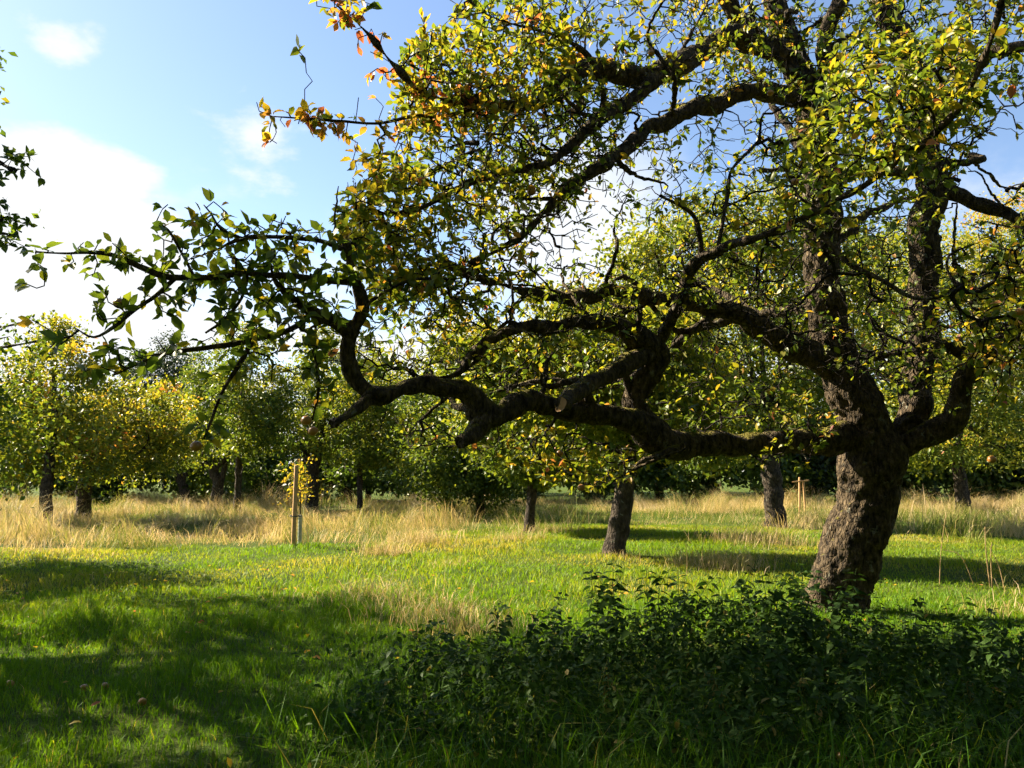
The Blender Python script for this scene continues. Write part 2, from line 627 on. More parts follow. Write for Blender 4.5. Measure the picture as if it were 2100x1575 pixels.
# ------------------------------------------------------------------ twig growth
def grow(skel, skel_r, tips, bf=0.25, step=0.07, jit=0.22, seed=1, pmax=0.02, r0=0.0022, sag=0.0):
    """connect tips to the skeleton by crooked twigs; returns segments and tip directions"""
    r = np.random.default_rng(seed)
    ns = len(skel)
    d0 = np.array([np.min(np.linalg.norm(skel - t, axis=1)) for t in tips])
    order = np.argsort(d0)
    cap = ns + int(np.sum(d0) / step * 1.6) + len(tips) * 8 + 1000
    X = np.zeros((cap, 3))
    X[:ns] = skel
    PL = np.zeros(cap)
    par = np.full(cap, -1)
    n = ns
    tipnode = np.zeros(len(tips), int)
    for k in order:
        a = tips[k]
        dd = np.linalg.norm(X[:n] - a, axis=1)
        j = int(np.argmin(dd + bf * PL[:n]))
        b = X[j]
        ln = dd[j]
        m_ = max(1, int(ln / step))
        if n + m_ + 2 >= cap:
            break
        perp = r.normal(size=3) * ln * 0.12
        perp[2] += sag * ln
        prev = j
        for s in range(1, m_ + 1):
            t = s / m_
            q = b + (a - b) * t + perp * math.sin(math.pi * t) * 1.0
            if s < m_:
                q = q + r.normal(size=3) * step * jit
            X[n] = q
            par[n] = prev
            PL[n] = PL[prev] + np.linalg.norm(q - X[prev])
            prev = n
            n += 1
        tipnode[k] = prev
    X = X[:n]
    par = par[:n]
    rad = np.zeros(n)
    acc = np.zeros(n)
    for i in range(n - 1, ns - 1, -1):
        if acc[i] == 0:
            acc[i] = r0 ** 2.3
        rad[i] = min(acc[i] ** (1 / 2.3), pmax)
        if par[i] >= ns:
            acc[par[i]] += acc[i]
    kids = np.arange(ns, n)
    pa = X[par[kids]]
    pb = X[kids]
    rb = rad[kids]
    ra = np.where(par[kids] >= ns, rad[par[kids]], rb * 1.3)
    ra = np.minimum(ra, rb * 1.8)
    d = X[tipnode] - X[np.maximum(par[tipnode], 0)]
    return pa, pb, ra, rb, unit(d), X[tipnode]


def sticks(pa, pb, ra, rb, sides=4):
    t = unit(pb - pa)
    a = np.where(np.abs(t[:, 2:3]) < 0.9, np.array((0, 0, 1.0)), np.array((1.0, 0, 0)))
    u = unit(np.cross(t, a))
    v = np.cross(t, u)
    ang = np.linspace(0, 2 * math.pi, sides, endpoint=False)
    dirs = u[:, None] * np.cos(ang)[None, :, None] + v[:, None] * np.sin(ang)[None, :, None]
    A = pa[:, None] - t[:, None] * ra[:, None, None] * 0.4 + dirs * ra[:, None, None]
    B = pb[:, None] + dirs * rb[:, None, None]
    V = np.concatenate([A, B], 1).reshape(-1, 3)
    off = np.arange(len(pa))[:, None, None] * (2 * sides)
    j = np.arange(sides)
    j2 = (j + 1) % sides
    q = np.stack([j, j2, sides + j2, sides + j], -1)[None] + off
    return V, q.reshape(-1, 4)


def in_poly(x, y, poly):
    ins = np.zeros(len(x), bool)
    n = len(poly)
    j = n - 1
    for i in range(n):
        xi, yi = poly[i]
        xj, yj = poly[j]
        c = ((yi > y) != (yj > y)) & (x < (xj - xi) * (y - yi) / (yj - yi + 1e-12) + xi)
        ins ^= c
        j = i
    return ins


# ------------------------------------------------------------------ the old crooked apple tree
BASE = ground_at(1722, 1262)
YT = BASE[1]
main = thing('apple_tree', BASE, 'large old crooked apple tree with dark leaning trunk and low sweeping limbs in the foreground', 'tree')


def limb_curve(nodes, step):
    """nodes (px, py, depth, width_px) -> dense centreline and radius"""
    A = np.array([[*P(a, b, c), 0.5 * d_ * c / FPX] for a, b, c, d_ in nodes])
    return catmull(A, step)


d0 = YT
TRUNK = [(1704, 1300, d0, 118), (1714, 1235, d0, 108), (1736, 1160, d0, 112), (1756, 1095, d0, 112), (1778, 1030, d0, 106),
         (1784, 970, d0, 122), (1786, 920, d0, 116), (1768, 860, d0, 96), (1744, 800, d0, 86), (1716, 735, d0, 78),
         (1697, 650, d0 - .05, 72), (1684, 550, d0 - .1, 68), (1690, 430, d0 - .15, 66), (1677, 310, d0 - .2, 66),
         (1660, 200, d0 - .25, 62), (1622, 110, d0 - .3, 52), (1590, 10, d0 - .3, 40), (1570, -120, d0 - .2, 30), (1590, -260, d0, 16)]
LIMBS = {
    'E': [(1800, 925, d0, 52), (1730, 899, d0 - .15, 56), (1640, 903, d0 - .4, 50), (1540, 912, d0 - .7, 46), (1450, 917, d0 - 1.0, 50),
          (1385, 922, d0 - 1.2, 60), (1335, 893, d0 - 1.35, 72), (1290, 862, d0 - 1.5, 48), (1220, 848, d0 - 1.75, 42), (1150, 846, d0 - 2.0, 41),
          (1085, 824, d0 - 2.2, 34), (1030, 838, d0 - 2.4, 38), (985, 838, d0 - 2.5, 46), (950, 806, d0 - 2.6, 40), (885, 797, d0 - 2.8, 34),
          (820, 801, d0 - 3.0, 31), (770, 815, d0 - 3.15, 36), (730, 838, d0 - 3.3, 26), (682, 862, d0 - 3.45, 21)],
    'Estub': [(1000, 835, d0 - 2.45, 42), (975, 872, d0 - 2.6, 37), (942, 906, d0 - 2.85, 29)],
    'F': [(1335, 900, d0 - 1.35, 60), (1312, 845, d0 - 1.4, 48), (1322, 785, d0 - 1.45, 48), (1340, 725, d0 - 1.5, 52), (1318, 690, d0 - 1.6, 42),
          (1262, 668, d0 - 1.75, 31), (1190, 660, d0 - 1.9, 27), (1115, 668, d0 - 2.05, 27), (1050, 684, d0 - 2.2, 24), (995, 702, d0 - 2.3, 19),
          (962, 740, d0 - 2.35, 14), (930, 770, d0 - 2.4, 11), (870, 780, d0 - 2.5, 8), (820, 790, d0 - 2.6, 5)],
    'F2': [(1340, 720, d0 - 1.5, 36), (1290, 744, d0 - 1.7, 34), (1230, 778, d0 - 2.1, 33), (1180, 806, d0 - 2.5, 33), (1142, 828, d0 - 3.0, 29)],
    'F3': [(1345, 715, d0 - 1.5, 30), (1368, 672, d0 - 1.6, 23), (1398, 610, d0 - 1.8, 22), (1428, 548, d0 - 2.0, 20), (1480, 512, d0 - 2.2, 18),
           (1545, 487, d0 - 2.5, 15), (1610, 462, d0 - 2.8, 13), (1690, 425, d0 - 3.1, 12), (1765, 388, d0 - 3.4, 12), (1835, 338, d0 - 3.6, 11),
           (1900, 288, d0 - 3.8, 10), (1965, 225, d0 - 4.0, 9), (2010, 140, d0 - 4.1, 8), (2045, 40, d0 - 4.2, 7), (2060, -50, d0 - 4.3, 5)],
    'F4': [(1430, 548, d0 - 2.0, 14), (1438, 500, d0 - 2.05, 11), (1420, 440, d0 - 2.1, 8), (1350, 400, d0 - 2.2, 6)],
    'F5': [(1640, 450, d0 - 2.9, 10), (1690, 490, d0 - 3.0, 10), (1740, 540, d0 - 3.1, 10), (1800, 570, d0 - 3.2, 9), (1880, 610, d0 - 3.3, 7), (1960, 600, d0 - 3.4, 5)],
    'F6': [(1470, 520, d0 - 2.15, 8), (1490, 420, d0 - 2.1, 8), (1500, 350, d0 - 2.0, 7), (1560, 280, d0 - 1.9, 5)],
    'G': [(775, 815, d0 - 3.15, 36), (745, 795, d0 - 3.2, 34), (720, 748, d0 - 3.25, 30), (720, 690, d0 - 3.3, 29), (734, 645, d0 - 3.35, 26),
          (728, 605, d0 - 3.4, 22), (716, 555, d0 - 3.45, 18), (705, 492, d0 - 3.5, 15)],
    'G1': [(728, 692, d0 - 3.3, 26), (690, 662, d0 - 3.4, 25), (645, 642, d0 - 3.5, 24), (600, 612, d0 - 3.6, 19), (572, 580, d0 - 3.7, 12), (560, 545, d0 - 3.75, 7)],
    'G2': [(722, 580, d0 - 3.45, 14), (648, 573, d0 - 3.6, 13), (571, 568, d0 - 3.8, 13), (495, 566, d0 - 4.0, 13), (420, 572, d0 - 4.1, 12), (340, 570, d0 - 4.2, 11),
           (295, 552, d0 - 4.25, 10), (240, 528, d0 - 4.3, 8), (190, 518, d0 - 4.35, 6), (130, 519, d0 - 4.4, 5), (70, 516, d0 - 4.45, 3)],
    'G3': [(360, 570, d0 - 4.15, 9), (320, 605, d0 - 4.2, 9), (267, 639, d0 - 4.3, 8), (232, 668, d0 - 4.35, 7), (190, 692, d0 - 4.4, 5), (150, 672, d0 - 4.45, 3)],
    'G4': [(640, 640, d0 - 3.5, 11), (605, 668, d0 - 3.6, 10), (560, 686, d0 - 3.7, 10), (514, 696, d0 - 3.8, 10), (419, 711, d0 - 4.0, 8), (343, 723, d0 - 4.1, 6),
           (285, 745, d0 - 4.2, 5), (232, 769, d0 - 4.3, 3)],
    'G5': [(520, 696, d0 - 3.8, 9), (491, 742, d0 - 3.9, 8), (457, 795, d0 - 4.0, 7), (430, 860, d0 - 4.05, 6), (415, 898, d0 - 4.1, 4)],
    'G6': [(706, 512, d0 - 3.5, 11), (648, 494, d0 - 3.6, 10), (571, 487, d0 - 3.75, 9), (495, 490, d0 - 3.9, 8), (440, 512, d0 - 4.0, 5), (390, 530, d0 - 4.1, 3)],
    'G7': [(507, 568, d0 - 3.95, 7), (495, 612, d0 - 4.0, 6), (457, 654, d0 - 4.05, 6), (419, 681, d0 - 4.1, 4)],
    'G8': [(500, 490, d0 - 3.9, 6), (455, 470, d0 - 3.95, 5), (436, 440, d0 - 4.0, 4), (420, 420, d0 - 4.0, 3)],
    'G9': [(400, 572, d0 - 4.12, 7), (372, 520, d0 - 4.15, 6), (345, 470, d0 - 4.2, 4), (320, 455, d0 - 4.2, 3)],
    'G10': [(730, 640, d0 - 3.35, 9), (790, 600, d0 - 3.3, 8), (850, 575, d0 - 3.2, 6), (930, 572, d0 - 3.1, 5)],
    'G11': [(650, 645, d0 - 3.5, 6), (645, 720, d0 - 3.55, 5), (655, 790, d0 - 3.6, 5), (643, 862, d0 - 3.6, 3)],
    'D': [(1716, 750, d0, 62), (1670, 738, d0 - .15, 56), (1615, 708, d0 - .35, 50), (1570, 676, d0 - .5, 44), (1510, 645, d0 - .7, 38), (1440, 622, d0 - .9, 32),
          (1360, 606, d0 - 1.1, 30), (1290, 592, d0 - 1.25, 32), (1240, 606, d0 - 1.4, 28), (1180, 604, d0 - 1.5, 24), (1110, 612, d0 - 1.65, 18), (1040, 585, d0 - 1.8, 12),
          (960, 560, d0 - 1.9, 8), (880, 520, d0 - 2.0, 5)],
    'D2': [(1590, 690, d0 - .45, 22), (1500, 660, d0 - .3, 20), (1400, 690, d0 - .1, 16), (1300, 770, d0 + .1, 14), (1200, 780, d0 + .2, 12), (1060, 790, d0 + .3, 8), (940, 830, d0 + .4, 5)],
    'H1': [(1662, 205, d0 - .25, 40), (1600, 192, d0 - .5, 38), (1520, 192, d0 - .8, 35), (1440, 215, d0 - 1.1, 34), (1350, 256, d0 - 1.4, 31), (1252, 322, d0 - 1.8, 27),
           (1180, 380, d0 - 2.1, 22), (1120, 440, d0 - 2.3, 18), (1040, 500, d0 - 2.5, 11), (960, 540, d0 - 2.6, 6)],
    'H2': [(1620, 108, d0 - .3, 44), (1565, 97, d0 - .5, 46), (1500, 80, d0 - .7, 44), (1440, 100, d0 - .95, 42), (1382, 132, d0 - 1.2, 44), (1333, 155, d0 - 1.4, 44),
           (1272, 152, d0 - 1.6, 38), (1222, 140, d0 - 1.8, 36), (1160, 160, d0 - 2.0, 30), (1100, 205, d0 - 2.3, 22), (1020, 215, d0 - 2.6, 16), (940, 205, d0 - 2.8, 13),
           (870, 190, d0 - 3.0, 10), (814, 136, d0 - 3.1, 8), (756, 70, d0 - 3.2, 6), (711, 25, d0 - 3.3, 5), (670, -10, d0 - 3.3, 3)],
    'H3': [(1350, 160, d0 - 1.35, 32), (1300, 195, d0 - 1.55, 30), (1240, 238, d0 - 1.8, 30), (1185, 278, d0 - 2.0, 24), (1128, 330, d0 - 2.2, 18), (1050, 350, d0 - 2.4, 14),
           (960, 370, d0 - 2.6, 10), (880, 420, d0 - 2.8, 7), (800, 440, d0 - 2.9, 5), (740, 420, d0 - 3.0, 3)],
    'H4': [(1000, 214, d0 - 2.65, 9), (920, 236, d0 - 2.8, 8), (850, 240, d0 - 3.0, 7), (780, 255, d0 - 3.1, 6), (700, 250, d0 - 3.2, 5), (640, 245, d0 - 3.3, 4), (560, 240, d0 - 3.4, 2.5)],
    'H5': [(1565, 97, d0 - .5, 34), (1515, 41, d0 - .6, 34), (1478, -5, d0 - .7, 30), (1420, -90, d0 - .9, 22), (1340, -150, d0 - 1.1, 12)],
    'H6': [(1690, 330, d0 - .2, 30), (1692, 250, d0 - .4, 28), (1690, 130, d0 - .6, 28), (1705, 50, d0 - .7, 30), (1740, -10, d0 - .8, 28), (1790, -110, d0 - .9, 14)],
    'H7': [(1240, 238, d0 - 1.8, 16), (1230, 180, d0 - 2.0, 12), (1200, 110, d0 - 2.2, 11), (1150, 75, d0 - 2.4, 9), (1090, 60, d0 - 2.6, 6), (1000, 30, d0 - 2.8, 4), (950, -10, d0 - 2.9, 3)],
    'B': [(1845, 910, d0, 46), (1870, 850, d0 + .1, 56), (1880, 790, d0 + .2, 60), (1893, 700, d0 + .25, 58), (1890, 600, d0 + .25, 56), (1896, 480, d0 + .2, 58), (1908, 370, d0 + .15, 60),
          (1902, 260, d0 + .1, 52), (1880, 160, d0, 46), (1845, 70, d0 - .1, 42), (1800, -10, d0 - .2, 36), (1780, -140, d0 - .3, 18)],
    'B2': [(1903, 270, d0 + .1, 34), (1960, 180, d0 - .1, 28), (2030, 108, d0 - .3, 20), (2110, 88, d0 - .5, 14), (2200, 60, d0 - .7, 9)],
    'B3': [(1905, 360, d0 + .15, 34), (1960, 395, d0 + .1, 30), (2040, 432, d0, 26), (2110, 455, d0 - .2, 22), (2200, 440, d0 - .4, 12)],
    'B4': [(1900, 350, d0 + .15, 26), (1820, 352, d0 + .3, 24), (1740, 362, d0 + .5, 22), (1660, 345, d0 + .7, 16), (1560, 350, d0 + .9, 8)],
    'C': [(1800, 940, d0, 52), (1865, 905, d0 - .1, 46), (1915, 880, d0 - .2, 42), (1952, 856, d0 - .3, 48), (1972, 815, d0 - .4, 44), (1984, 765, d0 - .5, 42), (2010, 728, d0 - .6, 44),
          (2060, 694, d0 - .8, 40), (2120, 650, d0 - 1.0, 26), (2200, 600, d0 - 1.2, 12)],
    'C2': [(2005, 735, d0 - .58, 34), (1960, 722, d0 - .6, 26), (1900, 715, d0 - .7, 22), (1850, 722, d0 - .8, 12), (1780, 740, d0 - 1.0, 6)],
    'K1': [(1700, 640, d0, 30), (1640, 640, d0 + .4, 24), (1560, 640, d0 + .9, 18), (1470, 600, d0 + 1.5, 12), (1380, 560, d0 + 2.0, 7)],
    'K2': [(1690, 520, d0, 26), (1740, 470, d0 + .5, 20), (1800, 430, d0 + 1.1, 15), (1880, 400, d0 + 1.7, 8)],
    'K3': [(1680, 400, d0 - .1, 24), (1640, 300, d0 + .5, 18), (1580, 200, d0 + 1.1, 12), (1520, 100, d0 + 1.6, 7)],
}
# real bumps: the bole leans, with burrs and a hollow below the fork
TR = catmull(np.array([[*P(a, b, c), 0.5 * d_ * c / FPX] for a, b, c, d_ in TRUNK]), 0.022)
k = int(np.argmin(np.abs(TR[:, 2] - 4.6)))


def bole(TRc, seg):
    V, q, t = tube(TRc[:, :3], TRc[:, 3], seg, rough=0.036, knob=0.045, seed=2.0)
    cen = TRc[:, :3].mean(0)

    def dent(px, py, side, rad, amt):
        nonlocal V
        c = P(px, py, YT + side)
        dv = V - c
        dist = np.linalg.norm(dv, axis=1)
        wgt = np.exp(-(dist / rad) ** 2)
        ctr = np.array([TRc[np.argmin(np.abs(TRc[:, 2] - z_)), :3] for z_ in (c[2],)])[0]
        V = V + unit((c - ctr)[None]) * (wgt * amt)[:, None]
    dent(1716, 975, -0.12, 0.13, 0.075)
    dent(1738, 1000, -0.30, 0.08, -0.07)
    dent(1782, 975, -0.36, 0.13, 0.06)
    dent(1705, 1110, -0.15, 0.16, -0.04)
    dent(1672, 1190, -0.15, 0.20, 0.07)
    dent(1800, 1000, -0.3, 0.12, -0.04)
    dent(1840, 940, -0.2, 0.14, 0.05)
    # root flare
    zz = V[:, 2] - BASE[2]
    fl = np.clip((0.35 - zz) / 0.35, 0, 1) ** 2
    ctr = TRc[0, :3]
    out = V - ctr
    out[:, 2] = 0
    an = np.arctan2(out[:, 1], out[:, 0])
    V = V + out * (fl * (0.10 + 0.12 * np.sin(an * 5 + 1.0)))[:, None]
    return V, q, t


V, q, t = bole(TR, 64)
obj('trunk', new_mesh('trunk', V - BASE, q, t, smooth=True), M_BARK, main)

SK, SKR, SKN = [], [], []
SK.append(TR[::3, :3]); SKR.append(TR[::3, 3]); SKN += ['T'] * len(TR[::3])
TWIGGY = {'G3', 'G4', 'G5', 'G6', 'G7', 'G8', 'G9', 'G10', 'G11', 'F4', 'F5', 'F6', 'H4', 'H7'}
CURVES = {}
for i, (nm, nodes) in enumerate(LIMBS.items()):
    cv = limb_curve(nodes, 0.03)
    rr = cv[:, 3].copy()
    # crooked wobble, old apple wood is never straight
    s = np.arange(len(cv)) * 0.03
    wob = np.stack([vnoise(np.stack([s * 2.6 + 9 * i, s * 0 + 3 * a, s * 0], -1)) - 0.5 for a in range(3)], -1)
    fade = np.clip(s / 0.3, 0, 1)[:, None]
    wob2 = np.stack([vnoise(np.stack([s * 6.5 + 5 * i, s * 0 + 7 * a, s * 0 + 2], -1)) - 0.5 for a in range(3)], -1)
    cv[:, :3] += (wob * np.minimum(0.09, rr * 1.3 + 0.01)[:, None] + wob2 * np.minimum(0.035, rr * 0.55)[:, None]) * fade
    thick = rr[0] > 0.045
    CURVES[nm] = cv
    SK.append(cv[::2, :3]); SKR.append(rr[::2]); SKN += [nm] * len(cv[::2])
    seg = 30 if thick else 10
    V, q, t = tube(cv[:, :3], np.maximum(rr, 0.003), seg, rough=min(0.020, rr[0] * 0.17), knob=min(0.045, rr[0] * 0.30), seed=5.0 + i * 1.7)
    lo = obj('limb' if thick else 'branch', new_mesh('limb', V - BASE, q, t, smooth=True), M_BARK, main)
    if nm in ('F2', 'Estub', 'G', 'E') and True:
        # sawn end
        p1 = cv[-1, :3]
        dr = cv[-1, :3] - cv[-4, :3]
        if nm == 'F2':
            dr = np.array((-0.75, -0.8, 0.1))
        dr = unit(dr[None])[0]
        r_ = rr[-1] * (1.12 if nm == 'F2' else 0.9)
        acc = Acc()
        a = np.linspace(0, 2 * math.pi, 28, endpoint=False)
        wobr = 1 + 0.07 * np.sin(a * 3 + 1) + 0.04 * np.sin(a * 5)
        rings = []
        for rf, h in ((1.06, -0.03), (1.06, 0.010), (0.97, 0.016), (0.90, 0.010), (0.5, 0.011)):
            rings.append(np.stack([np.cos(a) * r_ * rf * wobr, np.sin(a) * r_ * rf * wobr, np.full(28, h)], -1))
        Vc = np.vstack(rings + [np.array([[0, 0, 0.0125]])])
        qd = [(g * 28 + j, g * 28 + (j + 1) % 28, (g + 1) * 28 + (j + 1) % 28, (g + 1) * 28 + j) for g in range(4) for j in range(28)]
        td = [(4 * 28 + j, 4 * 28 + (j + 1) % 28, 140) for j in range(28)]
        me = new_mesh('sawn_end', Vc, np.array(qd), np.array(td))
        me.materials.append(M_CUT if nm in ('F2', 'G') else M_BARK)
        if nm == 'F2':
            me.materials.append(M_BARK)
            for pi, pol in enumerate(me.polygons):
                if pi < 56:
                    pol.material_index = 1
        so = obj('sawn_end', me, None, lo)
        so.location = Vector(p1 - BASE)
        so.rotation_euler = Vector(dr).to_track_quat('Z', 'Y').to_euler()
        if nm == 'F2':
            so['label'] = 'fresh orange brown sawn end facing the viewer'
# side branches forking off the heavy limbs, and snapped stubs
sr = np.random.default_rng(17)
for nm, cnt_, up in (('E', 5, 0.6), ('F', 5, 0.3), ('D', 6, 0.3), ('H1', 7, -0.1), ('H2', 7, 0.2), ('H3', 6, 0.0), ('B', 6, 0.1), ('H6', 3, 0.3), ('B3', 3, 0.2), ('C', 4, 0.2), ('T', 7, 0.1), ('G', 2, 0.5), ('F3', 6, 0.1)):
    cvp = TR if nm == 'T' else CURVES[nm]
    for k_ in range(cnt_):
        f0 = 0.30 + 0.55 * (k_ + sr.random()) / cnt_ if nm != 'T' else 0.52 + 0.4 * (k_ + sr.random()) / cnt_
        a_ = int(f0 * (len(cvp) - 2))
        p0, r_ = cvp[a_, :3], cvp[a_, 3]
        tg = unit((cvp[a_ + 1, :3] - cvp[a_, :3])[None])[0]
        dr = unit((tg * sr.uniform(0.1, 0.8) + sr.normal(size=3) * 0.75 + np.array((0, 0, up)))[None])[0]
        dr[2] = max(dr[2], -0.12)
        stub = sr.random() < 0.25 and r_ > 0.05
        ln = sr.uniform(0.07, 0.14) + r_ if stub else sr.uniform(0.5, 1.3) * (0.5 + min(1.0, r_ * 8))
        rs = r_ * (sr.uniform(0.25, 0.4) if stub else sr.uniform(0.22, 0.42))
        m1 = p0 + dr * ln * 0.4 + sr.normal(size=3) * ln * 0.06
        m2 = p0 + dr * ln * 0.72 + sr.normal(size=3) * ln * 0.10 + np.array((0, 0, 0.10 * ln))
        p3 = p0 + dr * ln + sr.normal(size=3) * ln * 0.12 + np.array((0, 0, sr.uniform(-0.15, 0.3) * ln))
        cc = catmull(np.array([[*p0, rs * 1.15], [*m1, rs * 0.85], [*m2, rs * (0.8 if stub else 0.5)], [*p3, rs * 0.7 if stub else 0.004]]), 0.035)
        cc[2:, :3] += sr.normal(size=(len(cc) - 2, 3)) * min(0.006, rs * 0.25)
        V, q, t = tube(cc[:, :3], np.maximum(cc[:, 3], 0.003), 9, rough=min(0.01, rs * 0.2), knob=min(0.02, rs * 0.35), seed=float(k_ * 3.1 + len(SKN)))
        obj('branch_stub' if stub else 'branch', new_mesh('branch', V - BASE, q, t, smooth=True), M_BARK, main)
        if not stub:
            SK.append(cc[::2, :3]); SKR.append(cc[::2, 3]); SKN += [nm] * len(cc[::2])
SK = np.vstack(SK)
SKR = np.concatenate(SKR)
SKN = np.array(SKN)

# foliage regions of the crown: polygon in the photo, depth range, number of spurs, leaves per spur, tint mean/spread, bare share
DENS = 2.9


def around(names, n, off, tint, lv, bare=0.1, tail=0.0, zoff=0.0):
    """spurs carried along the named branches"""
    rows = []
    n = int(n * 1.35)
    pts = np.vstack([CURVES[m_][int(len(CURVES[m_]) * tail):, :3] for m_ in names])
    for _ in range(n):
        p = pts[RNG.integers(len(pts))] + RNG.normal(size=3) * off + np.array((0, 0, zoff))
        rows.append((*p, tint, lv if RNG.random() > bare else 0))
    return np.array(rows)


def region(poly, dr, n, tint, lv, bare=0.2, thr=0.0, dens=None):
    poly = np.array(poly, float)
    lo, hi = poly.min(0), poly.max(0)
    rows = []
    n = int(n * (dens or DENS))
    while len(rows) < n:
        x = RNG.uniform(lo[0], hi[0], 400)
        y = RNG.uniform(lo[1], hi[1], 400)
        ok = in_poly(x, y, poly)
        for a, b in zip(x[ok], y[ok]):
            p = P(a, b, RNG.uniform(*dr))
            if thr and vnoise((p * 2.2)[None])[0] < thr:
                continue
            rows.append((*p, tint, lv if RNG.random() > bare else 0))
            if len(rows) >= n:
                break
    return np.array(rows)


SP = [
    around(['G2', 'G3', 'G4', 'G6', 'G7', 'G8', 'G9'], 150, 0.10, 0.38, 4, tail=0.12),
    around(['G5', 'G11', 'G10'], 40, 0.07, 0.42, 4, tail=0.3),
    around(['G1', 'G'], 50, 0.12, 0.40, 4, bare=0.3, tail=0.5),
    region([(300, 470), (420, 430), (700, 470), (740, 560), (700, 640), (480, 620), (330, 560)], (d0 - 4.2, d0 - 3.4), 60, 0.42, 4, 0.1, dens=1.0),
    region([(440, 600), (700, 600), (700, 760), (560, 790), (420, 720)], (d0 - 4.0, d0 - 3.3), 45, 0.40, 3, 0.15, dens=1.0),
    # upper left crown
    region([(720, 330), (830, 290), (800, 200), (830, 90), (905, 50), (960, -20), (1330, -20), (1330, 120), (1100, 250), (1080, 440), (1110, 620), (900, 690), (790, 650), (740, 560), (690, 450)],
           (d0 - 3.3, d0 - 1.0), 560, 0.55, 5, 0.38, 0.34),
    region([(690, 470), (760, 330), (840, 300), (960, 420), (900, 600), (760, 640)], (d0 - 3.3, d0 - 2.2), 110, 0.56, 5, 0.15),
    region([(830, 290), (820, 100), (960, 10), (1200, 30), (1180, 150), (960, 260)], (d0 - 3.2, d0 - 1.8), 130, 0.60, 5, 0.1),
    around(['H4'], 42, 0.08, 0.76, 4, tail=0.35),
    around(['H2'], 48, 0.08, 0.88, 4, tail=0.74),
    around(['H7', 'H3', 'H2', 'H1'], 170, 0.22, 0.52, 4, 0.35, tail=0.35),
    region([(1000, 170), (1330, 170), (1250, 330), (1130, 470), (960, 480), (930, 300)], (d0 - 2.9, d0 - 0.6), 420, 0.45, 3, 0.55),
    region([(1330, -40), (1640, -40), (1660, 120), (1480, 200), (1330, 170)], (d0 - 2.0, d0 + 1.5), 150, 0.56, 5, 0.2, 0.3),
    # middle tangle behind the arching limb
    region([(800, 560), (1350, 520), (1480, 620), (1330, 690), (980, 740), (720, 790), (650, 740), (760, 640)], (d0 - 2.8, d0 - 0.2), 300, 0.50, 4, 0.5, 0.32),
    region([(900, 740), (1300, 700), (1640, 680), (1680, 860), (1400, 900), (1000, 800)], (d0 - 1.6, d0 + 0.4), 170, 0.48, 4, 0.45, 0.3),
    region([(800, 830), (960, 900), (1120, 870), (1330, 930), (1300, 990), (1160, 1010), (1000, 930), (830, 920)], (d0 - 2.2, d0 - 0.6), 90, 0.55, 4, 0.2),
    # right hand crown
    region([(1250, 280), (1650, 220), (1660, 420), (1420, 430), (1250, 480)], (d0 - 2.4, d0 + 0.6), 70, 0.46, 4, 0.45),
    region([(1420, 40), (2100, -40), (2130, 160), (1990, 300), (1900, 500), (1700, 460), (1600, 430), (1560, 300), (1640, 240)], (d0 - 2.5, d0 + 1.6), 460, 0.47, 5, 0.2, 0.33),
    around(['F3'], 100, 0.16, 0.54, 5, 0.1, tail=0.35),
    around(['F5', 'F4', 'F6'], 60, 0.14, 0.52, 3, 0.4, tail=0.2),
    region([(1740, 60), (2010, 60), (2000, 250), (1850, 330), (1700, 400), (1600, 330)], (d0 - 4.2, d0 - 2.6), 150, 0.54, 5, 0.08),
    region([(1420, 420), (1700, 440), (1960, 560), (2110, 480), (2140, 700), (1900, 800), (1700, 760), (1520, 640), (1350, 560)], (d0 - 2.2, d0 + 1.0), 480, 0.50, 3, 0.5, 0.3),
    region([(1380, 480), (1700, 420), (1980, 520), (2080, 700), (1880, 840), (1640, 800), (1450, 700)], (d0 - 2.6, d0 - 0.5), 150, 0.5, 1, 0.92),
    region([(900, 260), (1250, 220), (1330, 300), (1180, 560), (880, 560)], (d0 - 2.9, d0 - 1.2), 110, 0.5, 1, 0.92),
    region([(1950, 520), (2130, 430), (2180, 760), (2050, 850), (1960, 700)], (d0 - 3.4, d0 - 0.8), 120, 0.58, 5, 0.15),
    region([(1640, 760), (1720, 860), (1660, 960), (1560, 960), (1560, 840)], (d0 - 1.6, d0 - 0.8), 18, 0.58, 4, 0.2),
    around(['B2', 'B3', 'C', 'C2'], 130, 0.22, 0.45, 4, 0.4, tail=0.4),
    # crown over the top edge and off to the right
    region([(900, -30), (2300, -30), (2200, -330), (1500, -420), (1050, -250)], (d0 - 2.5, d0 + 2.2), 300, 0.5, 5, 0.2, 0.3),
    region([(2100, -100), (2500, 0), (2550, 600), (2300, 800), (2120, 700)], (d0 - 2.0, d0 + 2.0), 200, 0.5, 5, 0.2, 0.3),
    around(['K1', 'K2', 'K3', 'B4'], 140, 0.3, 0.48, 4, 0.3, tail=0.4),
]
SP = np.vstack(SP)
pa, pb, ra, rb, tdir, tpos = grow(SK, SKR, SP[:, :3], bf=0.12, step=0.055, jit=0.25, seed=5, pmax=0.022, r0=0.0033)
V, q = sticks(pa, pb, ra, rb)
tw = obj('twigs', new_mesh('twigs', V - BASE, q, smooth=True), M_TWIG, main)
tw['kind'] = 'stuff'

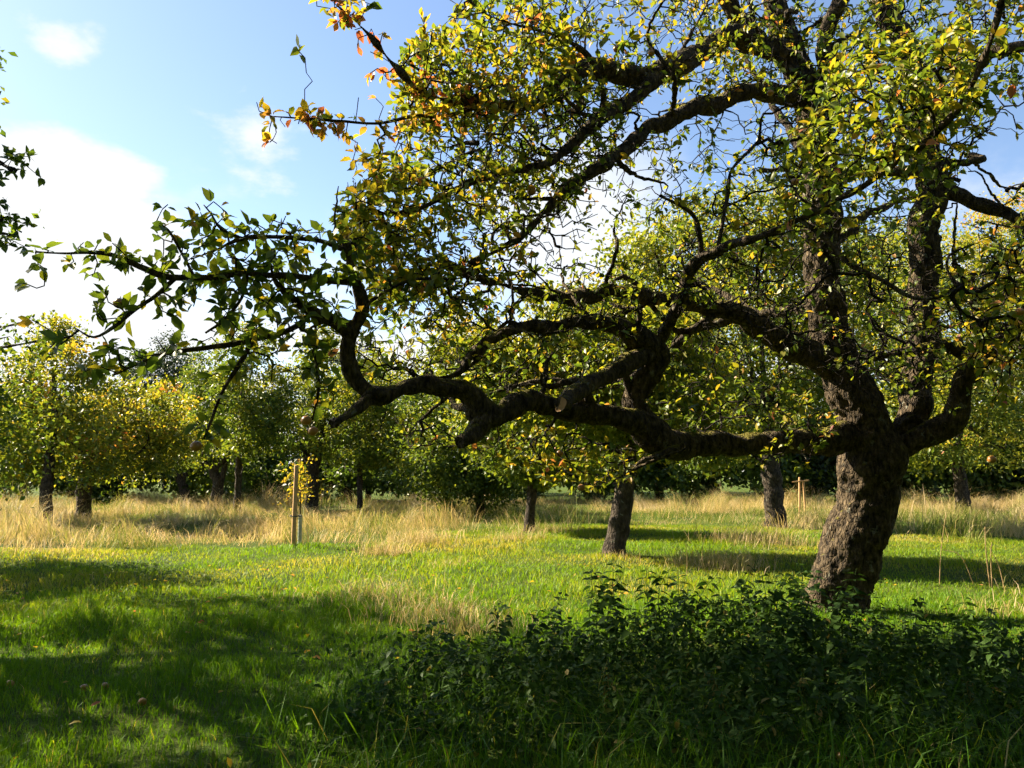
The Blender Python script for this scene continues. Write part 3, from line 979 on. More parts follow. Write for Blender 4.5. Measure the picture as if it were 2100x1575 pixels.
LP, LD, LTn = [], [], []
for i in range(len(SP)):
    nl = int(SP[i, 4])
    if nl == 0:
        continue
    nl = max(1, nl + RNG.integers(-2, 3))
    base_t = SP[i, 3] + RNG.normal() * 0.10
    for j in range(nl):
        back = RNG.uniform(0, 0.07)
        LP.append(tpos[i] - tdir[i] * back)
        d = tdir[i] * 0.5 + RNG.normal(size=3) * 0.75 + np.array((0, 0, -0.10))
        LD.append(d)
        LTn.append(base_t + RNG.normal() * 0.10 + (0.25 if RNG.random() < 0.05 else 0))
LP, LD, LTn = np.array(LP), np.array(LD), np.clip(np.array(LTn), 0.02, 0.99)
nL = len(LP)
UPV = np.array((-0.35, 0.1, 1.0)) + RNG.normal(size=(nL, 3)) * 0.55
LR = leaf_frames(LD, UPV)
LS = np.clip(RNG.normal(0.064, 0.015, nL), 0.03, 0.10)
LS *= np.where(LP[:, 0] < -1.0, 1.22, 1.0)     # bigger leaves on the vigorous low spray
LP = LP + unit(LD) * 0.012
LM = RNG.integers(0, len(LT), nL)
# the 300 leaves that show largest are leaves of their own
qx, qy, qd = proj(LP + unit(LD) * LS[:, None] * 0.5)
face = np.abs(np.einsum('ni,ni->n', LR[:, :, 2], unit(LP - np.array((0, 0, EYE)))))
score = LS / qd * (0.4 + 0.6 * face)
score[(qx < 5) | (qx > 2095) | (qy < 5) | (qy > 1500)] = 0
# against the sky on the left low spray they can be told apart one by one
score *= np.where((qx < 760) & (qy > 380), 1.35, 1.0)
big = np.argsort(-score)[:300]
rest = np.ones(nL, bool)
rest[big] = False
V, q, t = leaf_array(LP[rest], LR[rest], LS[rest], LM[rest])
fo = obj('foliage', new_mesh('foliage', V - BASE, q, t, {'tint': np.repeat(LTn[rest], 8)}), M_LEAF, main)
fo['kind'] = 'stuff'
leafmesh = {}
for i in big:
    key = (int(LM[i]), int(LTn[i] * 9))
    if key not in leafmesh:
        me = new_mesh('leaf', LT[key[0]], LQ, LTr, {'tint': np.full(8, (key[1] + 0.5) / 9)})
        me.materials.append(M_LEAF)
        leafmesh[key] = me
    o = bpy.data.objects.new('leaf', leafmesh[key])
    C.objects.link(o)
    o.parent = main
    Mx = Matrix([[*LR[i][r_], 0] for r_ in range(3)] + [[0, 0, 0, 1]])
    o.matrix_local = Matrix.Translation(Vector(LP[i] - BASE)) @ Mx @ Matrix.Scale(float(LS[i]), 4)
print('main leaves', nL, 'twig segs', len(pa))


# apples
def apple_mesh():
    seg, rings = 14, 9
    prof = []
    for i in range(rings + 1):
        a = math.pi * i / rings
        r_ = math.sin(a) * (1.0 + 0.06 * math.cos(a))
        z = -math.cos(a) * 0.88
        if i == rings:
            z = 0.66
        if i == 0:
            z = -0.72
        prof.append((max(r_, 0.0), z))
    Vs, fq = [], []
    for r_, z in prof:
        for j in range(seg):
            a = 2 * math.pi * j / seg
            rr_ = max(r_, 0.02) * (1 + 0.035 * math.cos(5 * a) * (1 if z < 0 else 0.2))
            Vs.append((rr_ * math.cos(a), rr_ * math.sin(a), z))
    for i in range(rings):
        for j in range(seg):
            fq.append((i * seg + j, i * seg + (j + 1) % seg, (i + 1) * seg + (j + 1) % seg, (i + 1) * seg + j))
    n0 = len(Vs)
    # stalk
    for z, r_ in ((0.6, 0.05), (1.25, 0.04)):
        for j in range(5):
            a = 2 * math.pi * j / 5
            Vs.append((r_ * math.cos(a) + (0.12 if z > 1 else 0), r_ * math.sin(a), z))
    for j in range(5):
        fq.append((n0 + j, n0 + (j + 1) % 5, n0 + 5 + (j + 1) % 5, n0 + 5 + j))
    return new_mesh('apple', np.array(Vs), np.array(fq), smooth=True)


AM = apple_mesh()
AM.materials.append(M_APPLE)
APPLES = [(642, 884, d0 - 3.6), (628, 862, d0 - 3.65), (402, 915, d0 - 4.1), (1336, 108, d0 - 1.8), (1372, 112, d0 - 1.6), (1380, 22, d0 - 1.5), (1265, 100, d0 - 2.0),
          (1172, 229, d0 - 2.3), (1005, 902, d0 - 2.0), (1148, 930, d0 - 1.9), (1174, 948, d0 - 1.9), (1192, 1000, d0 - 1.9), (2034, 942, d0 - 1.8), (2090, 640, d0 - 2.6),
          (530, 605, d0 - 3.75), (245, 622, d0 - 4.3), (1630, 372, d0 - 2.7), (1580, 190, d0 - 1.4), (1090, 392, d0 - 2.6)]
ASK = np.vstack([SK, pb])
for a, b, c in APPLES:
    p = P(a, b, c)
    r_ = 0.034 * RNG.uniform(0.9, 1.1)
    o = bpy.data.objects.new('apple', AM)
    C.objects.link(o)
    o.parent = main
    o.location = Vector(p - BASE)
    o.scale = (r_, r_, r_)
    o.rotation_euler = (RNG.uniform(-.3, .3), RNG.uniform(-.3, .3), RNG.uniform(0, 6))
# each apple hangs on a twig of its own
at = np.array([P(a, b, c) + np.array((0.003, 0, 0.040)) for a, b, c in APPLES])
pa2, pb2, ra2, rb2, _, _ = grow(ASK, np.zeros(len(ASK)), at, bf=0.0, step=0.04, jit=0.2, seed=9, pmax=0.004, r0=0.002)
V, q = sticks(pa2, pb2, ra2, rb2)
obj('fruit_stalks', new_mesh('fruit_stalks', V - BASE, q), M_TWIG, main)['kind'] = 'stuff'


# ------------------------------------------------------------------ orchard trees
def crown_leaves(rng, blobs, n, size, tint, spread, per=55, lit_yellow=0.0, clump=0.26, zmin=0.35):
    """blobs (x,y,z,rx,ry,rz) -> clumped leaves through the crown"""
    B = np.array(blobs)
    vol = (B[:, 3] * B[:, 4] * B[:, 5]) ** 0.72
    k = max(4, int(n / per))
    which = rng.choice(len(B), k, p=vol / vol.sum())
    d = unit(rng.normal(size=(k, 3)))
    rad = rng.uniform(0.25, 1.0, k) ** 0.45
    lump = 0.5 + 0.95 * vnoise(d * 2.8 + which[:, None] * 7.7)
    cen = B[which, :3] + d * B[which, 3:] * (rad * lump)[:, None]
    ct = tint + rng.normal(size=k) * spread + lit_yellow * (d[:, 2] * 0.5 + 0.1)  # sunlit yellow painted into the leaf tint towards the top of each lobe
    cs = clump * rng.uniform(0.6, 1.5, k)
    idx = np.repeat(np.arange(k), per)
    off = rng.normal(size=(k * per, 3)) * cs[idx][:, None] * np.array((1, 1, 0.62))
    pos = cen[idx] + off
    keep = pos[:, 2] > zmin + 1.5 * (vnoise(pos * np.array((0.9, 0.9, 0.2)) + 31) - 0.42) + 0.3 * (vnoise(pos * 4.0) - 0.5)
    pos, idx, off = pos[keep], idx[keep], off[keep]
    m_ = len(pos)
    dirs = rng.normal(size=(m_, 3)) + np.array((0, 0, -0.25)) + d[idx] * 0.5
    up = np.array((-0.3, 0.1, 1.0)) + rng.normal(size=(m_, 3)) * 0.7
    R = leaf_frames(dirs, up)
    sz = size * rng.uniform(0.65, 1.35, m_)
    tt = np.clip(ct[idx] + rng.normal(size=m_) * 0.09, 0, 1)
    V, _, t = kite_array(pos, R, sz)
    return V, t, np.repeat(tt, 4), cen


def orchard_tree(name, base, nodes, blobs_px, label, group, tint=0.5, n=9000, size=0.085, spread=0.09, seed=0, mat=None, fork=None, lit=0.0, depth_r=1.0, gap=0.21, cat='tree', zmin=0.35):
    """nodes: trunk as (px,py,width_px) upwards from the base; blobs in photo pixels at the trunk's distance"""
    rng = np.random.default_rng(seed)
    n, size = int(n * 1.5), size * 1.4
    Y = base[1]
    root = thing(name, base, label, cat, group)
    sk = []
    A = np.array([[*P(a, b, Y), 0.5 * w_ * Y / FPX] for a, b, w_ in nodes])
    A = np.vstack([[base[0], base[1], base[2] - 0.15, A[0, 3] * 1.35], A])
    cv = catmull(A, 0.10)
    V, q, t = tube(cv[:, :3], cv[:, 3], 18, rough=A[0, 3] * 0.11, knob=A[0, 3] * 0.22, seed=seed * 1.3)
    obj('trunk', new_mesh('trunk', V - base, q, t, smooth=True), M_BGBARK, root)
    sk.append(cv[:, :3])
    B = []
    for (a, b, rx, ry) in blobs_px:
        dy = rng.uniform(-0.7, 0.7) * depth_r
        c = P(a, b, Y + dy)
        B.append((*c, rx * Y / FPX, depth_r * 0.5 * (rx + ry) * Y / FPX, ry * Y / FPX))
    main_lobes = list(B)
    for bl in main_lobes:
        # straggling shoots and small lobes break up the outline
        for _ in range(4):
            dv = unit(rng.normal(size=3)[None] * np.array((1, 1, 0.8)) + np.array((0, 0, 0.25)))[0]
            f = rng.uniform(0.22, 0.45)
            B.append((bl[0] + dv[0] * bl[3] * rng.uniform(0.85, 1.15), bl[1] + dv[1] * bl[4], bl[2] + dv[2] * bl[5] * rng.uniform(0.85, 1.2), bl[3] * f, bl[4] * f, bl[5] * f * 1.25))
    # limbs into each lobe of the crown
    acc = Acc()
    top = cv[-1, :3]
    for bl in main_lobes:
        tgt = np.array(bl[:3])
        st = cv[int(len(cv) * rng.uniform(0.6, 0.97)), :3]
        mid = 0.5 * (st + tgt) + rng.normal(size=3) * 0.18 + np.array((0, 0, -0.1))
        rr = A[-1, 3]
        cc = catmull(np.array([[*st, rr * 0.75], [*mid, rr * 0.5], [*tgt, rr * 0.28], [*(tgt + np.array((0, 0, bl[5] * 0.5))), rr * 0.1]]), 0.16)
        V, q, t = tube(cc[:, :3], cc[:, 3], 8, rough=0.01, knob=0.02, seed=seed + 3.0)
        acc.add(V - base, q, t)
        sk.append(cc[:, :3])
    if fork:
        for fk in fork:
            A2 = np.array([[*P(a, b, Y), 0.5 * w_ * Y / FPX] for a, b, w_ in fk])
            cc = catmull(A2, 0.1)
            V, q, t = tube(cc[:, :3], cc[:, 3], 14, rough=0.012, knob=0.03, seed=seed + 8.0)
            acc.add(V - base, q, t)
            sk.append(cc[:, :3])
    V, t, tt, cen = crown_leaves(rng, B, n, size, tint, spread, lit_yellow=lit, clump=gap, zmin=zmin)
    sk = np.vstack(sk)
    sub = cen[rng.permutation(len(cen))[:110]]
    pa, pb, ra, rb, _, _ = grow(sk, None, sub, bf=0.3, step=0.22, jit=0.25, seed=seed, pmax=0.03, r0=0.007)
    V2, q2 = sticks(pa, pb, ra, rb, 4)
    acc.add(V2 - base, q2)
    obj('branches', acc.mesh('branches', smooth=True), M_BGBARK, root)['kind'] = 'stuff'
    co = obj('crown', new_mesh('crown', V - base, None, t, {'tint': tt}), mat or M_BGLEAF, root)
    return root


GRP = 'orchard apple trees across the meadow'
T = orchard_tree
T('apple_tree', ground_at(97, 1078), [(97, 1060, 21), (94, 1020, 22), (100, 960, 20), (108, 880, 15), (112, 760, 8)],
  [(100, 930, 105, 70), (125, 790, 85, 90), (60, 860, 90, 110), (165, 840, 75, 80), (120, 700, 45, 50), (20, 940, 80, 70), (190, 940, 60, 60)],
  'yellow-green orchard tree with slim dark trunk nearest the left edge', GRP, 0.52, 11500, seed=21, zmin=1.15, lit=0.24)
T('apple_tree', ground_at(172, 1066), [(172, 1048, 28), (172, 1010, 27), (178, 960, 22), (190, 900, 16)],
  [(205, 910, 100, 80), (260, 850, 95, 60), (300, 915, 90, 75), (235, 965, 115, 42), (200, 830, 60, 50), (355, 900, 60, 70)],
  'rounded golden yellow orchard tree with thick short trunk at the left', GRP, 0.54, 11000, seed=22, zmin=1.15, lit=0.26)
T('apple_tree', ground_at(384, 1034), [(382, 1020, 19), (372, 985, 18), (362, 960, 15), (352, 920, 11)],
  [(370, 880, 90, 75), (325, 935, 70, 45), (420, 910, 60, 60), (360, 830, 70, 50)],
  'green orchard tree with forked leaning trunk behind the golden tree', GRP, 0.42, 9000, seed=23, zmin=1.7, fork=[[(372, 985, 15), (388, 960, 12), (400, 920, 8)]], lit=0.15)
T('apple_tree', ground_at(438, 1043), [(440, 1030, 24), (448, 1000, 22), (442, 975, 17), (425, 940, 12)],
  [(440, 840, 70, 80), (415, 930, 60, 55), (470, 890, 65, 70), (430, 770, 45, 45)],
  'dark green orchard tree with short crooked trunk leaning right', GRP, 0.36, 9000, seed=24, zmin=1.75, fork=[[(448, 1000, 15), (458, 970, 11), (468, 920, 8)]], lit=0.16)
T('apple_tree', ground_at(487, 1056), [(487, 1030, 14), (489, 980, 13), (492, 900, 11), (498, 800, 8), (505, 720, 4)],
  [(505, 800, 70, 70), (525, 880, 65, 80), (490, 930, 55, 50), (510, 730, 50, 50), (550, 850, 45, 55)],
  'tall slender orchard tree with straight thin trunk left of the stake', GRP, 0.40, 9000, seed=25, zmin=1.75, lit=0.16)
T('woodland_tree', ground_at(338, 1003), [(338, 995, 10), (338, 900, 9), (338, 780, 6)],
  [(340, 785, 60, 75), (318, 770, 52, 70), (365, 800, 42, 65), (268, 785, 35, 45), (338, 722, 42, 36)],
  'dark blue-green tree standing behind the orchard on the left skyline', 'trees along the wood edge', 0.4, 9000, size=0.14, seed=26, mat=M_DARKLEAF, gap=0.34)
T('apple_tree', ground_at(640, 1044), [(640, 1025, 23), (642, 985, 23), (640, 962, 22), (628, 935, 12), (612, 910, 9)],
  [(620, 830, 75, 75), (660, 770, 70, 75), (700, 850, 80, 80), (600, 880, 50, 45), (660, 900, 70, 50)],
  'orchard tree with Y-shaped forked trunk just right of the stake', GRP, 0.46, 12000, seed=27, zmin=1.75, fork=[[(642, 972, 17), (652, 945, 13), (656, 915, 10), (665, 860, 7)]], lit=0.16)
T('apple_tree', ground_at(713, 1033), [(713, 1015, 15), (713, 985, 15), (714, 920, 11)],
  [(730, 860, 80, 70), (690, 800, 70, 60), (760, 800, 80, 70), (770, 920, 60, 40)],
  'small stubby orchard tree partly hidden left of a thin trunk', GRP, 0.42, 8000, seed=28, zmin=1.5, lit=0.14)
T('apple_tree', ground_at(738, 1046), [(738, 1020, 11), (738, 970, 11), (742, 900, 9)],
  [(760, 880, 80, 65), (820, 930, 80, 60), (860, 860, 80, 70), (780, 950, 60, 35), (800, 790, 80, 60)],
  'orchard tree with thin upright trunk in the middle distance', GRP, 0.46, 10000, seed=29, zmin=1.5, lit=0.14)
T('apple_tree', ground_at(985, 1062), [(985, 1040, 18), (980, 1000, 17), (970, 930, 12)],
  [(960, 960, 95, 65), (1005, 1000, 65, 42), (890, 940, 70, 60), (930, 860, 90, 70), (900, 1000, 50, 32)],
  'low drooping dark green tree whose boughs hang to the grass', GRP, 0.34, 14000, seed=30, lit=0.12)
T('apple_tree', ground_at(1084, 1092), [(1086, 1070, 20), (1090, 1020, 20), (1092, 960, 16), (1096, 900, 12)],
  [(1060, 910, 95, 70), (1140, 890, 95, 80), (1090, 820, 110, 80), (1190, 930, 70, 55), (1010, 860, 70, 60), (1110, 960, 80, 40)],
  'orchard tree with slim leaning trunk left of the thicker lit trunk', GRP, 0.46, 14000, seed=31, zmin=1.25, lit=0.14)
T('apple_tree', ground_at(1260, 1138), [(1264, 1115, 42), (1273, 1060, 40), (1281, 1000, 38), (1286, 940, 34), (1290, 880, 24), (1294, 800, 16)],
  [(1260, 850, 140, 70), (1160, 790, 140, 90), (1380, 800, 140, 105), (1300, 690, 180, 100), (1050, 760, 110, 90), (960, 720, 80, 70), (1250, 920, 80, 45), (1440, 900, 90, 60), (1180, 640, 110, 60)],
  'nearest orchard tree with thick sunlit leaning trunk right of centre', GRP, 0.52, 24000, size=0.075, seed=32, lit=0.18, depth_r=0.9)
T('apple_tree', ground_at(1590, 1078), [(1590, 1060, 40), (1586, 1010, 36), (1582, 960, 36), (1576, 900, 26), (1570, 800, 18)],
  [(1560, 830, 150, 90), (1450, 680, 160, 130), (1610, 620, 170, 140), (1400, 540, 130, 95), (1710, 740, 120, 120), (1550, 500, 130, 70), (1330, 500, 90, 60), (1690, 560, 110, 110), (1480, 460, 120, 60), (1580, 440, 100, 50)],
  'tall bright green tree with stout grey trunk seen left of the big bole', GRP, 0.48, 22000, size=0.10, seed=33, lit=0.16, gap=0.32)
T('apple_tree', ground_at(1975, 1052), [(1975, 1035, 26), (1970, 990, 24), (1965, 920, 18), (1960, 820, 12)],
  [(1950, 880, 120, 75), (2050, 780, 120, 130), (1880, 800, 105, 100), (1920, 660, 140, 110), (2080, 620, 90, 100), (2060, 920, 90, 55), (1840, 920, 70, 50), (1960, 540, 120, 80), (1850, 560, 90, 80)],
  'yellow-green tree behind the fork of the big tree on the right', GRP, 0.50, 20000, size=0.10, seed=34, lit=0.18, gap=0.32)
T('woodland_tree', ground_at(2130, 1012), [(2130, 1000, 22), (2125, 900, 20), (2115, 700, 14), (2110, 500, 8)],
  [(2110, 430, 90, 65), (2050, 490, 110, 85), (2130, 620, 130, 130), (2060, 700, 110, 110), (2150, 850, 120, 120)],
  'tall yellowing tree at the right edge rising above the others', 'trees along the wood edge', 0.66, 18000, size=0.14, seed=35, lit=0.2, gap=0.4)
T('woodland_tree', ground_at(880, 1012), [(880, 1000, 14), (880, 900, 12), (885, 800, 8)],
  [(860, 840, 110, 90), (960, 770, 90, 80), (780, 810, 80, 80), (900, 930, 120, 60), (1010, 860, 90, 90)],
  'mid green tree behind the drooping tree at the far meadow edge', 'trees along the wood edge', 0.50, 14000, size=0.13, seed=36, zmin=0.6, lit=0.18, gap=0.36)
T('woodland_tree', ground_at(1200, 1010), [(1200, 1000, 16), (1200, 900, 14), (1195, 750, 8)],
  [(1200, 800, 130, 110), (1100, 780, 110, 110), (1290, 740, 120, 120), (1220, 640, 90, 60), (1180, 920, 150, 60)],
  'broad green tree behind the thick lit trunk at the wood edge', 'trees along the wood edge', 0.46, 16000, size=0.13, seed=37, lit=0.18, gap=0.38)
T('woodland_tree', ground_at(1440, 1010), [(1440, 1000, 18), (1440, 850, 15), (1435, 650, 9)],
  [(1440, 640, 140, 110), (1360, 740, 130, 120), (1540, 720, 140, 130), (1450, 860, 170, 90), (1420, 520, 100, 75)],
  'tall bright green crown rising behind the arching limb', 'trees along the wood edge', 0.54, 17000, size=0.14, seed=38, lit=0.2, gap=0.4)
T('woodland_tree', ground_at(1770, 1012), [(1770, 1000, 18), (1770, 850, 15), (1775, 650, 9)],
  [(1770, 640, 140, 120), (1690, 760, 130, 120), (1870, 740, 130, 130), (1780, 880, 170, 90), (1800, 520, 110, 70)],
  'broad dark green tree directly behind the big bole', 'trees along the wood edge', 0.40, 17000, size=0.14, seed=39, lit=0.14, gap=0.4)

# trees of the left edge: only the outer boughs reach into the picture, their shade lies over the foreground
def near_tree(base, ht, blobs, label, n, seed, extra=None, size=0.085, tint=0.36):
    rng = np.random.default_rng(seed)
    root = thing('apple_tree', base, label, 'tree', 'trees at the left edge of the picture')
    A = np.array([[*base, 0.26], [base[0] + .1, base[1], base[2] + .8, 0.21], [base[0] + .2, base[1] + .1, ht * 0.4, 0.19], [base[0] + .1, base[1], ht * 0.75, 0.09]])
    A[0, 2] -= 0.15
    cv = catmull(A, 0.1)
    V, q, t = tube(cv[:, :3], cv[:, 3], 18, rough=0.02, knob=0.05, seed=seed)
    obj('trunk', new_mesh('trunk', V - base, q, t, smooth=True), M_BGBARK, root)
    sk = [cv[5:, :3]]
    acc = Acc()
    targets = [np.array(b_[:3]) for b_ in blobs] + (extra or [])
    for tg in targets:
        st = cv[int(len(cv) * rng.uniform(0.5, 0.9)), :3]
        mid = 0.5 * (st + tg) + rng.normal(size=3) * 0.2 + np.array((0, 0, 0.15))
        cc = catmull(np.array([[*st, 0.08], [*mid, 0.05], [*tg, 0.012]]), 0.1)
        V, q, t = tube(cc[:, :3], cc[:, 3], 9, rough=0.008, knob=0.02, seed=seed + 2.0)
        acc.add(V - base, q, t)
        sk.append(cc[:, :3])
    sk = np.vstack(sk)
    V, t, tt, cen = crown_leaves(rng, blobs, n, size, tint, 0.08, per=40, clump=0.24)
    la = Acc()
    la.add(V - base, None, t, tt)
    tips = cen[rng.permutation(len(cen))[:160]]
    if extra:
        ex = np.vstack([e + rng.normal(size=(9, 3)) * np.array((0.10, 0.10, 0.09)) for e in extra])
        tips = np.vstack([tips, ex])
    pa, pb, ra, rb, td, tp = grow(sk, None, tips, bf=0.25, step=0.12, jit=0.25, seed=seed, pmax=0.02, r0=0.003)
    V2, q2 = sticks(pa, pb, ra, rb, 4)
    acc.add(V2 - base, q2)
    obj('branches', acc.mesh('branches', smooth=True), M_TWIG, root)['kind'] = 'stuff'
    if extra:
        k = len(ex)
        pp = np.repeat(tp[-k:], 4, 0)
        dd = np.repeat(td[-k:], 4, 0) * 0.5 + rng.normal(size=(k * 4, 3)) * 0.8
        R = leaf_frames(dd, np.array((0, 0, 1.0)) + rng.normal(size=(k * 4, 3)) * 0.6)
        V, q, t = leaf_array(pp, R, rng.uniform(0.06, 0.09, k * 4), rng.integers(0, len(LT), k * 4))
        la.add(V - base, q, t, np.repeat(np.clip(rng.normal(0.28, 0.08, k * 4), 0, 1), 8))
    obj('crown', la.mesh('crown'), M_LEAF, root)
    return root


b1 = np.array((-9.3, 8.8, 0.0)); b1[2] = float(gz(b1[:1], b1[1:2])[0])
near_tree(b1, 10.0, [(-9.2, 8.6, 4.4, 2.0, 2.4, 1.4), (-9.3, 8.8, 6.4, 2.2, 2.4, 1.5), (-10.0, 11.2, 5.2, 1.9, 1.8, 1.6), (-8.6, 6.8, 4.2, 1.5, 1.6, 1.4), (-9.3, 8.8, 8.4, 2.0, 2.2, 1.3),
                    (-8.9, 7.0, 6.6, 1.5, 1.6, 1.4), (-9.8, 11.0, 7.6, 1.9, 1.9, 1.4), (-9.3, 9.0, 9.6, 1.5, 1.6, 0.9), (-10.2, 12.4, 6.6, 1.3, 1.2, 1.2), (-9.8, 10.8, 9.2, 1.5, 1.4, 1.0)],
          'dark leafy boughs of a tree just outside the left edge at mid height', 17000, 51,
          extra=[P(8, 335, 5.9), P(28, 350, 6.0), P(5, 450, 6.0), P(22, 480, 6.0), P(-60, 420, 6.0)], size=0.125)
b2 = np.array((-11.6, 13.6, 0.0)); b2[2] = float(gz(b2[:1], b2[1:2])[0])
near_tree(b2, 5.4, [(-11.2, 13.4, 3.3, 2.2, 2.2, 1.4), (-9.6, 13.4, 2.9, 1.4, 1.4, 1.0), (-12.6, 14.0, 3.0, 1.6, 1.6, 1.2), (-10.6, 12.8, 4.2, 1.2, 1.2, 0.8), (-9.3, 13.6, 1.9, 0.9, 1.0, 0.8)],
          'bright green tree cut off by the left edge in front of the yellow trees', 17000, 52,
          extra=[P(55, 660, 13.0), P(20, 690, 13.0), P(75, 700, 13.2)], size=0.10, tint=0.42)
b3 = np.array((-8.2, 1.6, 0.0)); b3[2] = float(gz(b3[:1], b3[1:2])[0])

# ------------------------------------------------------------------ wood edge behind the meadow
protos = []
for k in range(3):
    rng = np.random.default_rng(90 + k)
    bl = [(0, 0, 3.4, 2.0, 1.8, 2.0), (1.1, 0.2, 2.4, 1.5, 1.5, 1.5), (-1.2, -0.2, 2.5, 1.5, 1.5, 1.5), (0.3, 0, 5.0, 1.3, 1.3, 1.1), (-0.4, -0.5, 1.4, 1.7, 1.2, 1.0)]
    V, t, tt, cen = crown_leaves(rng, bl, 9000, 0.26, 0.32, 0.09, clump=0.38, lit_yellow=0.15)
    cm = new_mesh('crown', V, None, t, {'tint': tt})
    cm.materials.append(M_DARKLEAF if k == 0 else M_BGLEAF)
    A = catmull(np.array([[0, 0, -0.2, 0.2], [0.05, 0, 1.5, 0.16], [-0.05, 0.1, 3.2, 0.1], [0, 0, 5.0, 0.03]]), 0.3)
    V, q, t = tube(A[:, :3], A[:, 3], 10, rough=0.015, knob=0.03, seed=k)
    tm = new_mesh('trunk', V, q, t, smooth=True)
    tm.materials.append(M_BGBARK)
    protos.append((cm, tm))
rr = random.Random(4)
wood = []
WOOD_N = 26
for i in range(26):
    x = -36 + i * 2.9 + rr.uniform(-0.7, 0.7)
    y = 40 + rr.uniform(-1.5, 3.0) - abs(x) * 0.06
    sc_ = (0.80 if x < 1 else 1.12) * rr.uniform(0.85, 1.12)
    z = float(gz(np.array([x]), np.array([y]))[0])
    r = thing('woodland_tree', (x, y, z), 'bushy tree in the dark wood edge closing off the meadow', 'tree', 'row of trees closing the far meadow')
    r.rotation_euler = (0, 0, rr.uniform(0, 6.28))
    r.scale = (sc_, sc_, sc_ * rr.uniform(0.85, 1.1))
    cm, tm = protos[i % 3]
    obj('crown', cm, None, r)
    obj('trunk', tm, None, r)

rng = np.random.default_rng(77)
bl = [(x, 37.6 + rng.uniform(-0.5, 1.0) - abs(x) * 0.05, rng.uniform(0.6, 1.5), 1.3, 1.0, rng.uniform(1.0, 1.7)) for x in np.arange(-34, 34, 1.5)]
V, t, tt, _ = crown_leaves(rng, bl, 34000, 0.24, 0.20, 0.12, clump=0.33)
hd = obj('hedge_undergrowth', new_mesh('hedge_undergrowth', V, None, t, {'tint': tt}), M_BGLEAF)
tag(hd, 'dark tangled undergrowth along the foot of the wood edge', 'undergrowth', kind='stuff')


# unseen orchard trees added behind the viewer and to the right to block sky light
for i, (x, y, s_) in enumerate(((-7.5, -3.0, 1.6), (-2.6, -5.0, 1.7), (3.0, -4.2, 1.6), (8.6, -2.4, 1.6), (11.5, 3.4, 1.6), (14.5, 9.5, 1.5), (0.4, -10.0, 1.8), (-6.0, -9.5, 1.8), (7.0, -9.0, 1.8))):
    r = thing('apple_tree', (x, y, float(gz(np.array([x]), np.array([y]))[0])), 'added orchard tree blocking sky light, out of view behind the viewer or beyond the right edge', 'tree', 'unseen trees added to block sky light')
    r.rotation_euler = (0, 0, i * 1.3)
    r.scale = (s_, s_, s_)
    cm, tm = protos[1 + i % 2]
    obj('crown', cm, None, r)
    obj('trunk', tm, None, r)

# ------------------------------------------------------------------ grass
def edge_depth(x):
    """where the mown grass ends and the tall dry meadow begins"""
    xs = np.array([-30, -4.6, -3.4, -2.4, -1.0, 1.0, 4.0, 7.0, 9.0, 12.0, 30])
    ys = np.array([15.2, 15.0, 15.6, 17.0, 20.0, 22.5, 23.0, 21.0, 18.0, 16.8, 16.5])
    return np.interp(x, xs, ys)


def blades(x, y, h, wd, lean, tint, rng, bend=0.6, comb=None):
    n = len(x)
    z = gz(x, y)
    az = rng.uniform(0, 2 * math.pi, n)
    side = np.stack([np.cos(az), np.sin(az), np.zeros(n)], -1)
    ld = rng.uniform(0, 2 * math.pi, n) if comb is None else comb + rng.normal(size=n) * 0.75
    fw = np.stack([np.cos(ld), np.sin(ld), np.zeros(n)], -1)
    b = np.stack([x, y, z - 0.01], -1)
    m_ = b + fw * (lean * h * 0.35)[:, None] + np.array((0, 0, 1.0)) * (h * 0.58)[:, None]
    tp = b + fw * (lean * h * (0.8 + bend * 0.4))[:, None] + np.array((0, 0, 1.0)) * (h * np.clip(1.0 - 0.25 * lean, 0.4, 1))[:, None]
    s = side * (wd * 0.5)[:, None]
    V = np.stack([b - s, b + s, m_ - s * 0.8, m_ + s * 0.8, tp], 1).reshape(-1, 3)
    o = np.arange(n)[:, None] * 5
    return V, np.array((0, 1, 3, 2))[None] + o, np.array((2, 3, 4))[None] + o, np.repeat(np.clip(tint, 0, 1), 5)


def scatter(rng, n, y0, y1, k=0.74, pad=1.0):
    """even over the wedge of ground in view, with a margin"""
    y = np.sqrt(rng.uniform(y0 ** 2, y1 ** 2, n))
    x = rng.uniform(-1, 1, n) * (k * y + pad)
    return x, y


def n2(x, y, s, o=0.0):
    return vnoise(np.stack([x * s + o, y * s + o * 1.7, np.full_like(x, o)], -1))


NETTLE_POLY = [(-1.0, 4.5), (-0.9, 5.6), (-0.2, 6.5), (0.9, 7.1), (2.2, 7.45), (3.4, 7.2), (4.4, 6.9), (5.4, 6.4), (6.2, 5.6), (5.6, 4.6), (3.2, 4.15), (1.0, 4.2)]
rng = np.random.default_rng(5)
lawn = Acc()
# near blades
x, y = scatter(rng, 150000, 3.4, 10.6)
keep = rng.random(len(x)) < np.clip((10.6 - y) / 2.4, 0, 1)
x, y = x[keep], y[keep]
keep = ~in_poly(x, y, NETTLE_POLY) | (rng.random(len(x)) < 0.2)
x, y = x[keep], y[keep]
tuft = n2(x, y, 1.6)
h = 0.05 + 0.11 * tuft ** 1.5 * rng.uniform(0.5, 1.5, len(x))
lawn.add(*blades(x, y, h, rng.uniform(0.004, 0.008, len(x)), rng.uniform(0.1, 0.9, len(x)), 0.16 + 0.40 * n2(x, y, 0.9, 4) + rng.normal(size=len(x)) * 0.09 + (rng.random(len(x)) < 0.04) * 0.4, rng))
